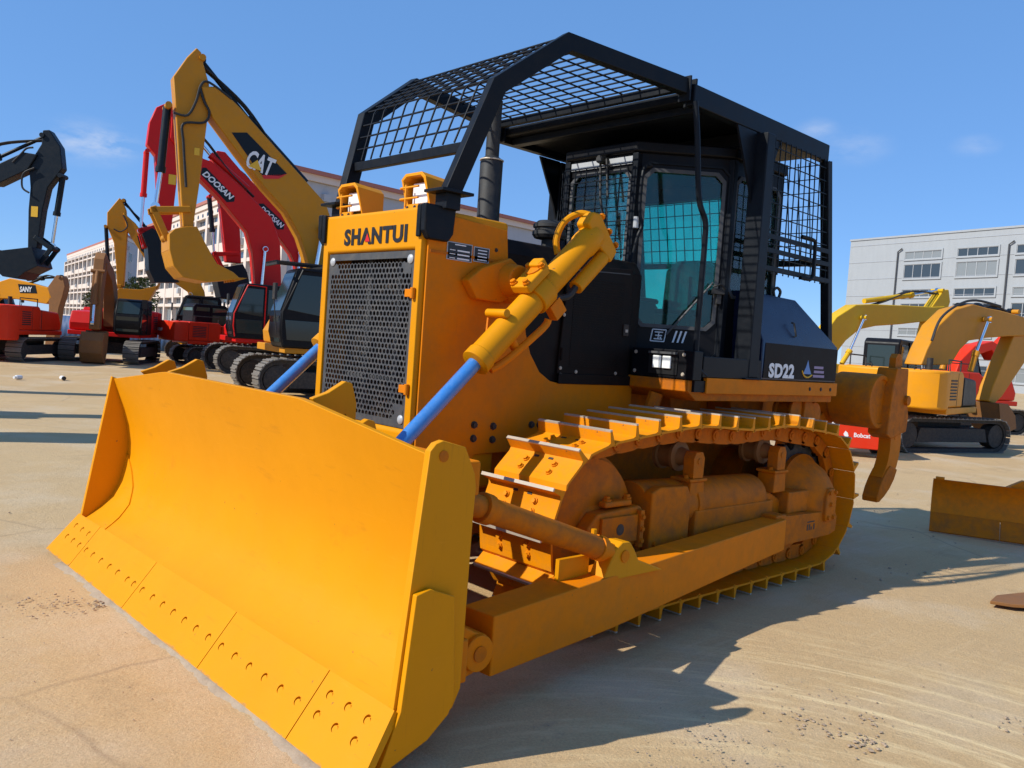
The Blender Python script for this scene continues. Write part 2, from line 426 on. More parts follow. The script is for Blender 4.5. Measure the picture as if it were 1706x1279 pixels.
# ------------------------------------------------------------------ ground
def ground_material():
    m, nt, b, N, L = new_mat('dusty_yard_ground')
    tc = N('ShaderNodeTexCoord'); P = tc.outputs['Object']
    def noise(s, d, r=0.6, v=None):
        n = N('ShaderNodeTexNoise'); n.inputs['Scale'].default_value = s; n.inputs['Detail'].default_value = d; n.inputs['Roughness'].default_value = r
        L(v if v is not None else P, n.inputs['Vector']); return n.outputs['Fac']
    def ramp(f, a, b_, c0=(0, 0, 0, 1), c1=(1, 1, 1, 1)):
        r = N('ShaderNodeValToRGB'); r.color_ramp.elements[0].position = a; r.color_ramp.elements[1].position = b_
        r.color_ramp.elements[0].color = c0; r.color_ramp.elements[1].color = c1
        L(f, r.inputs['Fac']); return r.outputs['Color']
    def mix(f, a, b_, k=None):
        x = N('ShaderNodeMix'); x.data_type = 'RGBA'
        if k: x.blend_type = k
        for s, q in (('Factor', f), ('A', a), ('B', b_)):
            if hasattr(q, 'node'): L(q, x.inputs[s])
            elif isinstance(q, (int, float)): x.inputs[s].default_value = q
            else: x.inputs[s].default_value = q
        return x.outputs['Result']
    def math_(op, a, b_=None):
        x = N('ShaderNodeMath'); x.operation = op
        for i, q in enumerate((a, b_)):
            if q is None: continue
            if hasattr(q, 'node'): L(q, x.inputs[i])
            else: x.inputs[i].default_value = q
        return x.outputs[0]
    base = mix(ramp(noise(0.35, 5), 0.3, 0.7), (0.483, 0.315, 0.158, 1), (0.586, 0.404, 0.210, 1))
    base = mix(ramp(noise(2.3, 8, 0.7), 0.35, 0.8), base, (0.545, 0.362, 0.178, 1))
    # darker damp and oil patches
    base = mix(math_('MULTIPLY', ramp(noise(1.1, 7, 0.65), 0.58, 0.74), 0.55), base, (0.308, 0.211, 0.114, 1))
    # speckle of small dirt crumbs
    base = mix(math_('MULTIPLY', ramp(noise(26, 4, 0.7), 0.64, 0.76), 0.55), base, (0.246, 0.160, 0.077, 1))
    base = mix(math_('MULTIPLY', ramp(noise(0.8, 6, 0.6), 0.48, 0.66), 0.6), base, (0.606, 0.473, 0.321, 1))
    base = mix(math_('MULTIPLY', ramp(noise(3.4, 8, 0.72), 0.60, 0.72), 0.5), base, (0.364, 0.258, 0.163, 1))
    # grit, fine speckle and dragged streaks
    gr = noise(95, 5, 0.75)
    mg = N('ShaderNodeMapRange'); mg.inputs['From Min'].default_value = 0.3; mg.inputs['From Max'].default_value = 0.7; mg.inputs['To Min'].default_value = 0.80; mg.inputs['To Max'].default_value = 1.16
    L(gr, mg.inputs['Value'])
    hs = N('ShaderNodeHueSaturation'); L(base, hs.inputs['Color']); L(mg.outputs['Result'], hs.inputs['Value']); base = hs.outputs['Color']
    for k, (ang_, sx_, sy_) in enumerate(((0.35, 1.2, 16), (-0.9, 0.8, 11))):
        ms = N('ShaderNodeMapping'); ms.inputs['Rotation'].default_value = (0, 0, ang_); ms.inputs['Scale'].default_value = (sx_, sy_, 1)
        L(P, ms.inputs['Vector'])
        st = math_('MULTIPLY', ramp(noise(1.0, 7, 0.7, ms.outputs['Vector']), 0.55, 0.72), ramp(noise(0.45, 3), 0.42, 0.62))
        base = mix(math_('MULTIPLY', st, 0.42), base, (0.707, 0.550, 0.340, 1) if k == 0 else (0.353, 0.245, 0.137, 1))
    # hairline cracks
    vo = N('ShaderNodeTexVoronoi'); vo.feature = 'DISTANCE_TO_EDGE'; vo.inputs['Scale'].default_value = 0.55
    wv = N('ShaderNodeMix'); wv.data_type = 'VECTOR'; wv.inputs['Factor'].default_value = 0.12
    nz = N('ShaderNodeTexNoise'); nz.inputs['Scale'].default_value = 2.2; nz.inputs['Detail'].default_value = 6; L(P, nz.inputs['Vector'])
    L(P, wv.inputs[4]); L(nz.outputs['Color'], wv.inputs[5]); L(wv.outputs[1], vo.inputs['Vector'])
    crk = math_('MULTIPLY', ramp(vo.outputs['Distance'], 0.0, 0.010, (1, 1, 1, 1), (0, 0, 0, 1)), ramp(noise(0.3, 2), 0.50, 0.60))
    base = mix(math_('MULTIPLY', crk, 0.5), base, (0.268, 0.179, 0.106, 1))
    # pale scrape arcs left by turning tracks
    sx = N('ShaderNodeSeparateXYZ'); L(P, sx.inputs[0])
    dx = math_('SUBTRACT', sx.outputs[0], ARCX); dy = math_('SUBTRACT', sx.outputs[1], ARCY)
    rad = math_('SQRT', math_('ADD', math_('MULTIPLY', dx, dx), math_('MULTIPLY', dy, dy)))
    ang = math_('ARCTAN2', dy, dx)
    cv = N('ShaderNodeCombineXYZ'); L(math_('MULTIPLY', rad, 7.0), cv.inputs[0]); L(math_('MULTIPLY', ang, 1.6), cv.inputs[1])
    arcs = ramp(noise(1.6, 7, 0.72, cv.outputs[0]), 0.50, 0.63)
    dd = math_('SUBTRACT', rad, ARCR)
    near = math_('SUBTRACT', 1.0, math_('MULTIPLY', math_('ABSOLUTE', dd), 0.70))
    near = math_('MAXIMUM', near, 0.0)
    sidew = N('ShaderNodeMapRange'); sidew.interpolation_type = 'SMOOTHSTEP'; sidew.inputs['From Min'].default_value = 1.2; sidew.inputs['From Max'].default_value = 2.1
    L(sx.outputs[1], sidew.inputs['Value'])
    near = math_('MULTIPLY', near, sidew.outputs['Result'])
    base = mix(math_('MULTIPLY', math_('MULTIPLY', arcs, near), 0.95), base, (0.761, 0.572, 0.311, 1))
    # wheel lanes far off
    base = mix(math_('MULTIPLY', ramp(noise(0.07, 4, 0.5), 0.45, 0.7), 0.35), base, (0.534, 0.413, 0.239, 1))
    L(base, b.inputs['Base Color'])
    b.inputs['Roughness'].default_value = 0.92
    b.inputs['Specular IOR Level'].default_value = 0.2
    hgt = math_('ADD', math_('MULTIPLY', noise(9, 8, 0.7), 0.6), math_('ADD', math_('MULTIPLY', noise(70, 5, 0.75), 0.40), math_('MULTIPLY', math_('MULTIPLY', arcs, near), 0.10)))
    bp = N('ShaderNodeBump'); bp.inputs['Strength'].default_value = 0.55; bp.inputs['Distance'].default_value = 0.03
    L(hgt, bp.inputs['Height']); L(bp.outputs['Normal'], b.inputs['Normal'])
    return m
ARCX, ARCY, ARCR = 4.2, 3.4, 2.35
MT['ground'] = ground_material()
MT['dirt'] = paint('loose_dirt', (0.42, 0.31, 0.215), 0.95, 0.7, (0.20, 0.14, 0.10), 0.3, 9.0, 0.5, spec=0.1)

g = MB()
# one sheet: fine and slightly uneven near the machine, reaching to the horizon
def gh(x, y):
    return 0.006 * sin(x * 1.7 + y * 0.9) * cos(y * 1.3 - 0.4 * x) + 0.004 * sin(3.1 * x - 2.2 * y) - 0.008
xs = [-900, -400, -150, -60, -30, -18] + [-12 + 0.35 * i for i in range(61)] + [12, 18, 30, 60, 150, 400, 900]
ys = [-900, -400, -150, -60, -30, -20] + [-14 + 0.35 * i for i in range(61)] + [10, 18, 30, 60, 150, 400, 900]
vs = [(x, y, gh(x, y) if -11 < x < 9 and -13 < y < 7 else -0.008) for x in xs for y in ys]
ny = len(ys)
g.add(vs, [(i * ny + j, (i + 1) * ny + j, (i + 1) * ny + j + 1, i * ny + j + 1) for i in range(len(xs) - 1) for j in range(ny - 1)])
tag(g.obj('ground', 'ground'), kind='structure')

# loose crumbs of dirt
def clod(mb, x, y, r):
    n = 7
    pts = []
    for k, (h, s) in enumerate(((-0.3, 0.95), (0.12, 1.0), (0.42, 0.62))):
        for i in range(n):
            a = 2 * pi * i / n + k * 0.4
            q = r * s * random.uniform(0.55, 1.35)
            pts.append((x + q * cos(a), y + q * sin(a), r * h * random.uniform(0.8, 1.1)))
    pts.append((x + r * random.uniform(-0.3, 0.3), y + r * random.uniform(-0.3, 0.3), r * 0.5))
    fs = []
    for k in range(2):
        fs += [(k * n + i, k * n + (i + 1) % n, (k + 1) * n + (i + 1) % n, (k + 1) * n + i) for i in range(n)]
    fs += [(2 * n + i, 2 * n + (i + 1) % n, 3 * n) for i in range(n)]
    mb.add(pts, fs)
mb = MB()
for cx, cy, sp, n, rm in ((2.41, 2.76, 0.045, 70, 0.016), (2.43, 2.51, 0.06, 55, 0.013), (2.16, 2.69, 0.05, 45, 0.011), (2.94, 2.33, 0.09, 45, 0.009), (2.86, 2.48, 0.12, 60, 0.009), (2.2, 2.32, 0.12, 40, 0.008), (2.06, 2.45, 0.1, 40, 0.008), (1.63, 3.09, 0.06, 30, 0.012), (2.39, 2.65, 0.09, 50, 0.009), (3.02, 2.52, 0.12, 60, 0.008), (3.26, 2.38, 0.14, 60, 0.008), (4.5, -0.62, 0.09, 120, 0.012), (4.62, -0.72, 0.14, 90, 0.009), (4.75, -0.8, 0.12, 60, 0.011), (4.9, -0.3, 0.35, 80, 0.006), (-0.9, 1.75, 0.2, 40, 0.016), (-3.4, 1.1, 0.5, 70, 0.016), (-5.0, -0.5, 1.0, 80, 0.02), (5.0, 0.9, 0.4, 80, 0.006), (1.2, 2.4, 0.6, 90, 0.006), (3.0, 2.8, 0.6, 160, 0.0055), (3.2, -6, 2.5, 80, 0.02)):
    for _ in range(n):
        clod(mb, random.gauss(cx, sp), random.gauss(cy, sp), rm * 0.8 * random.uniform(0.10, 1.0) ** 2.2)
tag(mb.obj('gravel', 'dirt'), 'loose brown crumbs of dirt scattered over the yard', 'gravel', kind='stuff')
# low ridge of soil pushed along the cutting edge
mb = MB()
n = 160
vs = []
for i in range(n + 1):
    y = -1.55 + 3.2 * i / n
    h = (0.020 + 0.007 * sin(i * 0.21) + 0.004 * sin(i * 0.83 + 1) + random.uniform(-0.002, 0.002)) * min(1, i / 12, (n - i) / 12)
    d = 0.035 + 0.014 * sin(i * 0.17 + 1) + 0.008 * sin(i * 0.7) + random.uniform(-0.008, 0.008)
    vs += [(4.30, y, 0.0), (4.345, y, max(0.0, h)), (4.375, y, max(0.0, h * 0.8)), (4.385 + d * 0.5, y, h * 0.3), (4.39 + d, y, -0.012)]
mb.add(vs, [(i * 5 + k, i * 5 + k + 1, i * 5 + 6 + k, i * 5 + 5 + k) for i in range(n) for k in range(4)])
MT['soil'] = paint('pale_soil', (0.40, 0.31, 0.22), 0.95, 0.7, (0.30, 0.22, 0.15), 0.25, 12.0, 0.5, spec=0.1)
tag(mb.obj('dirt', 'soil'), 'thin ridge of grey soil lying along the blade edge', 'dirt', kind='stuff')

# ------------------------------------------------------------------ buildings
def facade_mat(name, c, dust=0.25, brick=None):
    return paint(name, c, 0.8, dust, tuple(q * 0.75 for q in c), 0.06, 0.25, 0.05, streak=True, spec=0.2)
MT['stucco'] = facade_mat('cream_stucco', (0.66, 0.56, 0.49))
MT['shade_joint_grey'] = facade_mat('stucco_shade_and_joint_grey', (0.42, 0.43, 0.46))  # cream stucco with shade put into its colour; also used for panel joints
MT['trim_red'] = facade_mat('red_roof_trim', (0.40, 0.16, 0.13))
MT['panel_white'] = facade_mat('pale_wall_panel', (0.355, 0.37, 0.385))
MT['bldg_glass'] = plain('window_pane', (0.045, 0.06, 0.075), 0.08)
MT['bldg_glass_pale'] = plain('curtained_window_pane', (0.22, 0.235, 0.24), 0.2)
MT['alu'] = plain('window_frame_metal', (0.42, 0.43, 0.44), 0.4)

def frame_of(p, q):
    """matrix with x along p->q, z up, y outwards (towards the camera side), origin p"""
    p = Vector((p[0], p[1], 0)); q = Vector((q[0], q[1], 0))
    x = (q - p).normalized(); y = Vector((-x.y, x.x, 0))
    if y.dot(Vector((6.0, 4.2, 0)) - p) < 0: y = -y
    return Matrix(((x.x, y.x, 0, p.x), (x.y, y.y, 0, p.y), (0, 0, 1, 0), (0, 0, 0, 1))), (q - p).length

def window_mesh(name, wd, hg, mull, transom=None, pale=False):
    b = MB()
    b.mi = 1
    b.box((0, -0.02, 0), (wd, 0.03, hg))
    b.mi = 0
    t = 0.07
    b.box((0, 0.031, 0), (wd, 0.09, t)); b.box((0, 0.031, hg - t), (wd, 0.09, hg))
    for i in range(mull + 1):
        x = (wd - t) * i / mull
        b.box((x, 0.031, t), (x + t, 0.088, hg - t))
    if transom: b.box((t, 0.031, transom), (wd - t, 0.085, transom + t))
    return b.mesh(name, ['alu', 'bldg_glass_pale' if pale else 'bldg_glass'], smooth=False)

def building(name, corner, left, right, h, label, lit, wall, storeys, bay, cat='building'):
    root = empty(name, (corner[0], corner[1], 0))
    tag(root, label, cat)
    fourth = (left[0] + right[0] - corner[0], left[1] + right[1] - corner[1])
    C0 = Vector((corner[0], corner[1], 0))
    ft = [Vector((p[0], p[1], 0)) - C0 for p in (corner, left, fourth, right)]
    b = MB(); b.prism([(p.x, p.y) for p in ft], -0.5, h - 0.9, 'z'); b.obj('wall', wall, root)
    b = MB(); cc = sum(ft, Vector()) / 4
    b.prism([((p.x - cc.x) * 1.012 + cc.x, (p.y - cc.y) * 1.012 + cc.y) for p in ft], h - 0.9, h - 0.35, 'z'); b.obj('parapet', wall, root)
    b = MB(); b.prism([((p.x - cc.x) * 1.02 + cc.x, (p.y - cc.y) * 1.02 + cc.y) for p in ft], h - 0.35, h, 'z'); b.obj('roof_trim', 'trim_red', root)
    M, ln = frame_of(corner, left)
    M = Matrix.Translation(-C0) @ M
    sh = (h - 2.2) / storeys
    nb = int(ln / bay)
    wm = window_mesh('window', bay - 1.0, sh * 0.44, 3)
    wp = window_mesh('window', bay - 1.0, sh * 0.44, 3, pale=True)
    sm = window_mesh('window', bay - 1.0, sh * 0.17, 3)
    for k in range(storeys):
        z0 = 0.6 + k * sh
        b = MB()
        for lo, hi in ((z0 - 0.3, z0 + sh * 0.16), (z0 + sh * 0.62, z0 + sh * 0.70), (z0 + sh * 0.89, z0 + sh - 0.301)):
            b.box((0.01, 0.0, lo), (ln - 0.01, 0.45, hi), M)
        b.obj('spandrel', wall, root)
        for i in range(nb):
            for me, z in ((wp if (i * 7 + k * 3) % 4 == 0 else wm, z0 + sh * 0.17), (sm, z0 + sh * 0.71)):
                o = bpy.data.objects.new('window', me); COL.objects.link(o); o.parent = root
                o.matrix_basis = M @ Matrix.Translation((i * bay + 0.5 + (ln - nb * bay) / 2, 0.02, z))
    for i in range(nb + 1):
        b = MB(); x = i * bay + (ln - nb * bay) / 2
        b.box((x - 0.42, 0.002, 0), (x + 0.42, 0.50, h - 2.0), M); b.obj('pier', wall, root)
    ac = MB(); ac.box((0, 0, 0), (0.9, 0.35, 0.65)); ac.cyl((0.35, 0.351, 0.32), (0.35, 0.37, 0.32), 0.24, n=14); acm = ac.mesh('air_conditioner', 'alu')
    for i in range(nb):
        for k in range(storeys):
            if (i * 5 + k * 7) % 3 == 0:
                o = bpy.data.objects.new('air_conditioner', acm); COL.objects.link(o); o.parent = root
                o.matrix_basis = M @ Matrix.Translation((i * bay + 0.8 + (ln - nb * bay) / 2, 0.452, 0.6 + k * sh - 0.05))
    b = MB()
    for i in range(int(ln / 2.2)):
        b.cyl(M @ Vector((1.5 + i * 2.2, 0.0, h - 1.5)), M @ Vector((1.5 + i * 2.2, 0.06, h - 1.5)), 0.24, n=10)
    tag(b.obj('roof_vent', 'pane_dark', root), kind='stuff')
    # shaded side: shade put into the grey wall colour, a few windows and wall boxes
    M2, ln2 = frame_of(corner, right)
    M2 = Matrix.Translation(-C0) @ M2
    b = MB(); b.box((0.05, 0.002, -0.4), (ln2 - 0.05, 0.08, h - 0.95), M2); b.obj('side_wall', 'shade_joint_grey', root)
    sw = window_mesh('window', 2.2, 1.5, 2)
    for i in range(int(ln2 / 9)):
        for k in range(storeys):
            o = bpy.data.objects.new('window', sw); COL.objects.link(o); o.parent = root
            o.matrix_basis = M2 @ Matrix.Translation((5 + i * 9, 0.10, 1.2 + k * sh))
        b = MB(); b.box((3 + i * 9, 0.082, h - 2.4), (3.7 + i * 9, 0.5, h - 1.8), M2); b.obj('wall_box', 'shade_joint_grey', root)
    return root
building('school_building', (-28.21, -60.21), (-40.01, -127.16), (-60.91, -62.53), 15, 'long cream building with red roof trim behind the red excavators', True, 'stucco', 3, 5.2)
building('school_building', (-41.18, -138.91), (-52.02, -208.59), (-49.22, -153.67), 15, 'distant cream building with rows of windows behind the small ochre excavator', True, 'stucco', 4, 5.8)

# pale block on the far side with strip windows
c_l, c_r = Vector((-113.76, -52.66, 0)), Vector((-108.03, -28.68, 0))
dirc = (c_r - c_l).normalized()
c_r2 = c_l + dirc * 75
root = empty('office_building', c_l); tag(root, 'pale grey panelled block with strip windows and downpipes', 'building')
M, ln = frame_of(c_l, c_r2); M = Matrix.Translation(-c_l) @ M
b = MB(); b.box((0, -24, -0.5), (ln, 0, 20), M); b.obj('wall', 'panel_white', root)
b = MB()
for i in range(1, 9): b.box((0.02, 0.0, i * 2.4 - 0.02), (ln - 0.02, 0.05, i * 2.4 + 0.02), M)
b.obj('panel_joint', 'shade_joint_grey', root)
b = MB(); b.box((-0.1, -24, 20.0), (ln, 0.12, 20.25), M); b.obj('parapet', 'panel_white', root)
OFF = []
rows = [(16.85, 1.05, False), (14.25, 1.9, False), (11.75, 1.0, False), (9.15, 1.7, True), (6.6, 0.95, False), (4.0, 1.8, False), (1.2, 1.8, True)]
for k, (z, hgt, pale) in enumerate(rows):
    wm = window_mesh('window', 5.3, hgt, 4, pale=False)
    wp = window_mesh('window', 5.3, hgt, 4, pale=True)
    for i in range(8):
        o = bpy.data.objects.new('window', wp if (i * 5 + k * 3) % 4 == 0 else wm); COL.objects.link(o); o.parent = root
        o.matrix_basis = M @ Matrix.Translation((9.1 + 7.5 * i, -0.02, z))
    b = MB()
    for i in range(8):
        x = 9.1 + 7.5 * i
        b.ring([(x - 0.18, z - 0.18), (x + 5.48, z - 0.18), (x + 5.48, z + hgt + 0.18), (x - 0.18, z + hgt + 0.18)], [(x, z), (x + 5.3, z), (x + 5.3, z + hgt), (x, z + hgt)], 0.0, 0.14, 'y', M)
    b.obj('window_surround', 'panel_white', root)
for x in (8.0, 23.2, 38.4, 53.6):
    b = MB(); b.tube([M @ Vector(q) for q in ((x + 0.6, 0.2, 18.4), (x, 0.2, 18.0), (x, 0.2, 0.3))], 0.10, 8); b.obj('downpipe', 'grille', root)

# blue hoarding by the buildings
root = empty('sheet_fence', (-8.6, -37.1, 0)); tag(root, 'blue corrugated sheet hoarding at the foot of the buildings', 'fence')
hd = Vector((-0.726, 0.688, 0)); 
for i in range(-4, 4):
    b = MB(); prof = []
    for k in range(9):
        a = k / 8
        prof.append((a * 1.0, 0.03 * (1 if k % 2 else -1)))
    vs = []
    for a, o_ in prof:
        p = hd * (i * 1.0 + a) + Vector((-hd.y, hd.x, 0)) * o_
        vs += [(p.x, p.y, 0.05), (p.x, p.y, 1.45)]
    b.add(vs, [(2 * k, 2 * k + 2, 2 * k + 3, 2 * k + 1) for k in range(8)])
    o = b.obj('sheet', 'blue_fence', root)
    s = o.modifiers.new('solid', 'SOLIDIFY'); s.thickness = 0.01
for i in range(-4, 5, 2):
    p = hd * i; b = MB(); b.box((p.x - 0.04, p.y - 0.04, 0), (p.x + 0.04, p.y + 0.04, 1.55)); b.obj('post', 'grille', root)

# small roadside tree in front of the buildings
MT['leaf'] = paint('tree_leaf', (0.055, 0.085, 0.022), 0.6, 0.3, (0.10, 0.12, 0.03), 0.35, 1.5)
MT['bark'] = paint('tree_bark', (0.16, 0.12, 0.09), 0.9, 0.4, (0.1, 0.08, 0.06), 0.3, 4)
def tree(loc, h, label):
    root = empty('broadleaf_tree', loc); tag(root, label, 'tree')
    t = MB(); t.tube([(0, 0, -0.1), (0.05, 0, h * 0.35), (0.0, 0.08, h * 0.7)], 0.09, 8)
    for a in range(5):
        t.tube([(0.03, 0.02, h * (0.34 + 0.06 * a)), (0.5 * cos(a * 2.1), 0.5 * sin(a * 2.1), h * (0.5 + 0.07 * a)), (0.9 * cos(a * 2.1), 0.9 * sin(a * 2.1), h * (0.6 + 0.07 * a))], 0.035, 6)
    t.obj('trunk', 'bark', root)
    c = MB()
    for _ in range(1500):
        a = random.uniform(0, 2 * pi); rr = random.uniform(0, 1) ** 0.6 * 1.25; z = h * random.uniform(0.4, 1.0)
        rr *= sin(pi * min(1, max(0.05, (z / h - 0.32) / 0.75))) ** 0.6
        p = Vector((rr * cos(a), rr * sin(a), z)); s = random.uniform(0.07, 0.16)
        u_ = Vector((random.gauss(0, 1), random.gauss(0, 1), random.gauss(0, 0.6))).normalized(); v_ = u_.orthogonal().normalized()
        c.add([p - u_ * s, p + v_ * s * 0.45, p + u_ * s, p - v_ * s * 0.45], [(0, 1, 2, 3)])
    tag(c.obj('crown', 'leaf', root, smooth=False))
tree((-13.9, -52.7, 0), 4.2, 'small green tree behind the blue hoarding')
tree((-12.3, -54.6, 0), 3.4, 'low bushy tree left of the taller tree at the hoarding')

# ------------------------------------------------------------------ bulldozer (x forward, y to its left, z up)
DZ = empty('bulldozer', (0, 0, 0))
tag(DZ, 'large yellow crawler bulldozer with black mesh-guarded canopy and raised front blade', 'bulldozer')

# ---- blade
prof = [(4.052, 1.165), (4.02, 1.07), (3.983, 0.962), (3.952, 0.85), (3.937, 0.733), (3.937, 0.65), (3.948, 0.56), (3.972, 0.46), (4.02, 0.36), (4.10, 0.28), (4.19, 0.215)]
YB = 1.785
def blade_mold():
    b = MB(); vs = []; ysn = [-YB + 2 * YB * i / 48 for i in range(49)]
    n = len(prof)
    for y in ysn:
        lift = 0.115 * min(1.0, max(0.0, (YB - abs(y)) / 0.95))
        for k, (x, z) in enumerate(prof):
            vs.append((x + (0.012 * lift / 0.115 if k == 0 else 0), y, z + lift * max(0, (z - 0.85) / 0.315)))
        for k, (x, z) in reversed(list(enumerate(prof))):
            vs.append((x - 0.028, y, z + lift * max(0, (z - 0.85) / 0.315)))
    m = 2 * n
    fs = [(i * m + k, i * m + (k + 1) % m, (i + 1) * m + (k + 1) % m, (i + 1) * m + k) for i in range(48) for k in range(m)]
    fs += [tuple(range(m)), tuple(range(49 * m - 1, 48 * m - 1, -1))]
    b.add(vs, fs)
    return b
BL = blade_mold().obj('blade', 'yellow', DZ, bevel=0.004)
for s in (1, -1):
    lob = 0.0 if s == 1 else -0.055
    side = [(4.062, 1.180), (4.035, 1.208 + lob * 0.7), (4.00, 1.218 + lob), (3.955, 1.19 + lob), (3.90, 1.085), (3.89, 1.03), (3.895, 0.90), (3.90, 0.25), (3.935, 0.18), (4.06, 0.115), (4.30, 0.03), (4.335, 0.03), (4.215, 0.235)]
    b = MB(); b.prism(side, s * YB, s * (YB + 0.035)); o = b.obj('side_plate', 'yellow', BL, bevel=0.004)
    b = MB(); wp = [(4.135, 0.66), (4.07, 0.675), (3.955, 0.63), (3.95, 0.23), (3.975, 0.175), (4.07, 0.10), (4.29, 0.02), (4.20, 0.24)]
    b.prism(wp, s * (YB + 0.035), s * (YB + 0.062)); b.obj('wear_plate', 'yellow', BL, bevel=0.004)
    b = MB(); b.cyl((4.0, s * (YB - 0.003), 1.16 + lob), (4.0, s * (YB + 0.038), 1.16 + lob), 0.022, n=16); b.obj('lifting_hole', 'frame_yellow', BL)
    # corner patch plate welded into the blade end
    def mx(z):
        for (xa, za), (xb, zb_) in zip(prof, prof[1:]):
            if zb_ <= z <= za: return xb + (xa - xb) * (z - zb_) / (za - zb_)
        return prof[-1][0]
    vs = []
    for t in range(13):
        a = t / 12; z = 0.222 + 0.42 * a; x = mx(z) + 0.010
        vs += [(x, s * (1.40 + 0.36 * a ** 1.8), z), (x, s * (YB - 0.001), z), (x - 0.012, s * (YB - 0.001), z), (x - 0.012, s * (1.40 + 0.36 * a ** 1.8), z)]
    b = MB(); b.add(vs, [(i * 4 + k, i * 4 + (k + 1) % 4, i * 4 + 4 + (k + 1) % 4, i * 4 + 4 + k) for i in range(12) for k in range(4)] + [(0, 1, 2, 3), (48, 49, 50, 51)]); b.obj('corner_plate', 'yellow', BL)
    for yy, hh in (((0.71, 0.0), (0.92, -0.16)) if s == 1 else ((0.78, -0.16), (1.02, 0.0), (1.48, -0.03))):
        rb = [(3.94, 1.20), (3.985, 1.27 + min(0, hh)), (3.90, 1.30 + hh), (3.81, 1.355 + hh), (3.77, 1.345 + hh), (3.74, 1.25 + hh), (3.73, 0.45), (3.90, 0.40)]
        b = MB(); b.prism(rb, s * yy - 0.02, s * yy + 0.02); b.obj('rib', 'yellow', BL, bevel=0.006)
for z0, z1, d in ((0.98, 1.12, 0.12), (0.22, 0.40, 0.17)):
    b = MB(); b.box((3.80, -1.74, z0), (3.93, 1.74, z1)); b.obj('back_stiffener', 'yellow_dusty_shade', BL, bevel=0.01)
b = MB(); b.box((3.86, -1.7, 0.40), (3.925, 1.7, 0.98)); b.obj('back_plate', 'yellow_dusty_shade', BL)

# the blade leans very slightly more upright towards its left end
for o in [BL] + [c for c in BL.children if c.name.split('.')[0] in ('side_plate', 'wear_plate', 'corner_plate', 'lifting_hole')]:
    rear = 0.055 if o.name.startswith('side_plate') else 0.0
    for v in o.data.vertices:
        k = max(0.0, (v.co.z - 0.215) / 0.95)
        v.co.x += 0.03 * (1 + v.co.y / 1.78) * k * (1.0 if v.co.x > 3.99 or not rear else 0.0)
# cutting edges: plates with countersunk bolt holes
E0, E1_ = Vector((4.195, 0, 0.222)), Vector((4.372, 0, -0.006))
ed = (E1_ - E0).normalized(); en = Vector((-ed.z, 0, ed.x))
if en.x < 0: en = -en
def edge_plate(name, y0, y1, holes, flare=0.0, label=None):
    b = MB(); th = 0.032
    a0, a1 = E0 - ed * 0.004, E1_
    ysx = (y0, y1)
    q = [(a0, y0), (a0, y1), (a1, y1 + (flare if y1 > 0 else 0)), (a1, y0 - (flare if y0 < 0 else 0))]
    vs = [Vector((p.x, y, p.z)) + en * th for p, y in q] + [Vector((p.x, y, p.z)) for p, y in q]
    b.add(vs, [(0, 1, 2, 3), (7, 6, 5, 4), (0, 4, 5, 1), (1, 5, 6, 2), (2, 6, 7, 3), (3, 7, 4, 0)])
    o = b.obj(name, 'edge_yellow', BL, label=label)
    c = MB()
    for y, t in holes:
        p = E0 + ed * t + Vector((0, y, 0))
        c.cyl(p + en * (th - 0.014), p + en * (th + 0.03), 0.0185, 0.019, n=16)
    cut = c.obj('cutter', 'yellow')
    md = o.modifiers.new('holes', 'BOOLEAN'); md.operation = 'DIFFERENCE'; md.object = cut; md.solver = 'EXACT'
    dg = bpy.context.evaluated_depsgraph_get()
    me = bpy.data.meshes.new_from_object(o.evaluated_get(dg))
    o.modifiers.clear(); o.data = me
    me.polygons.foreach_set('use_smooth', [False] * len(me.polygons))
    bpy.data.objects.remove(cut)
    # bolt heads sitting in the countersinks
    if 'plow' not in _BOLT:
        c = MB(); c.cyl(-en * 0.0005, en * 0.010, 0.0145, n=12); _BOLT['plow'] = c.mesh('plow_bolt', 'yellow')
    for y, t in holes:
        q = bpy.data.objects.new('plow_bolt', _BOLT['plow']); COL.objects.link(q); q.parent = BL
        q.location = E0 + ed * (t + 0.003) + Vector((0.002, y + 0.002, 0)) + en * (th - 0.0135)
    return o
def spread(a, b_, n): return [a + (b_ - a) * i / (n - 1) for i in range(n)]
mid = 0.155
edge_plate('cutting_edge', -1.385, -0.438, [(y, mid) for y in (-1.33, -1.20, -1.05, -0.90, -0.76, -0.60, -0.50)])
edge_plate('cutting_edge', -0.432, 0.555, [(y, mid) for y in (-0.37, -0.22, -0.08, 0.06, 0.20, 0.34, 0.48)])
edge_plate('cutting_edge', 0.561, 1.385, [(y, mid) for y in (0.62, 0.76, 0.90, 1.04, 1.18, 1.32)])
for s in (1, -1):
    hs = [(s * y, t) for y in (1.47, 1.60, 1.73) for t in (0.07, 0.155)]
    edge_plate('end_bit', *sorted((s * 1.391, s * 1.83)), hs, flare=0.05)

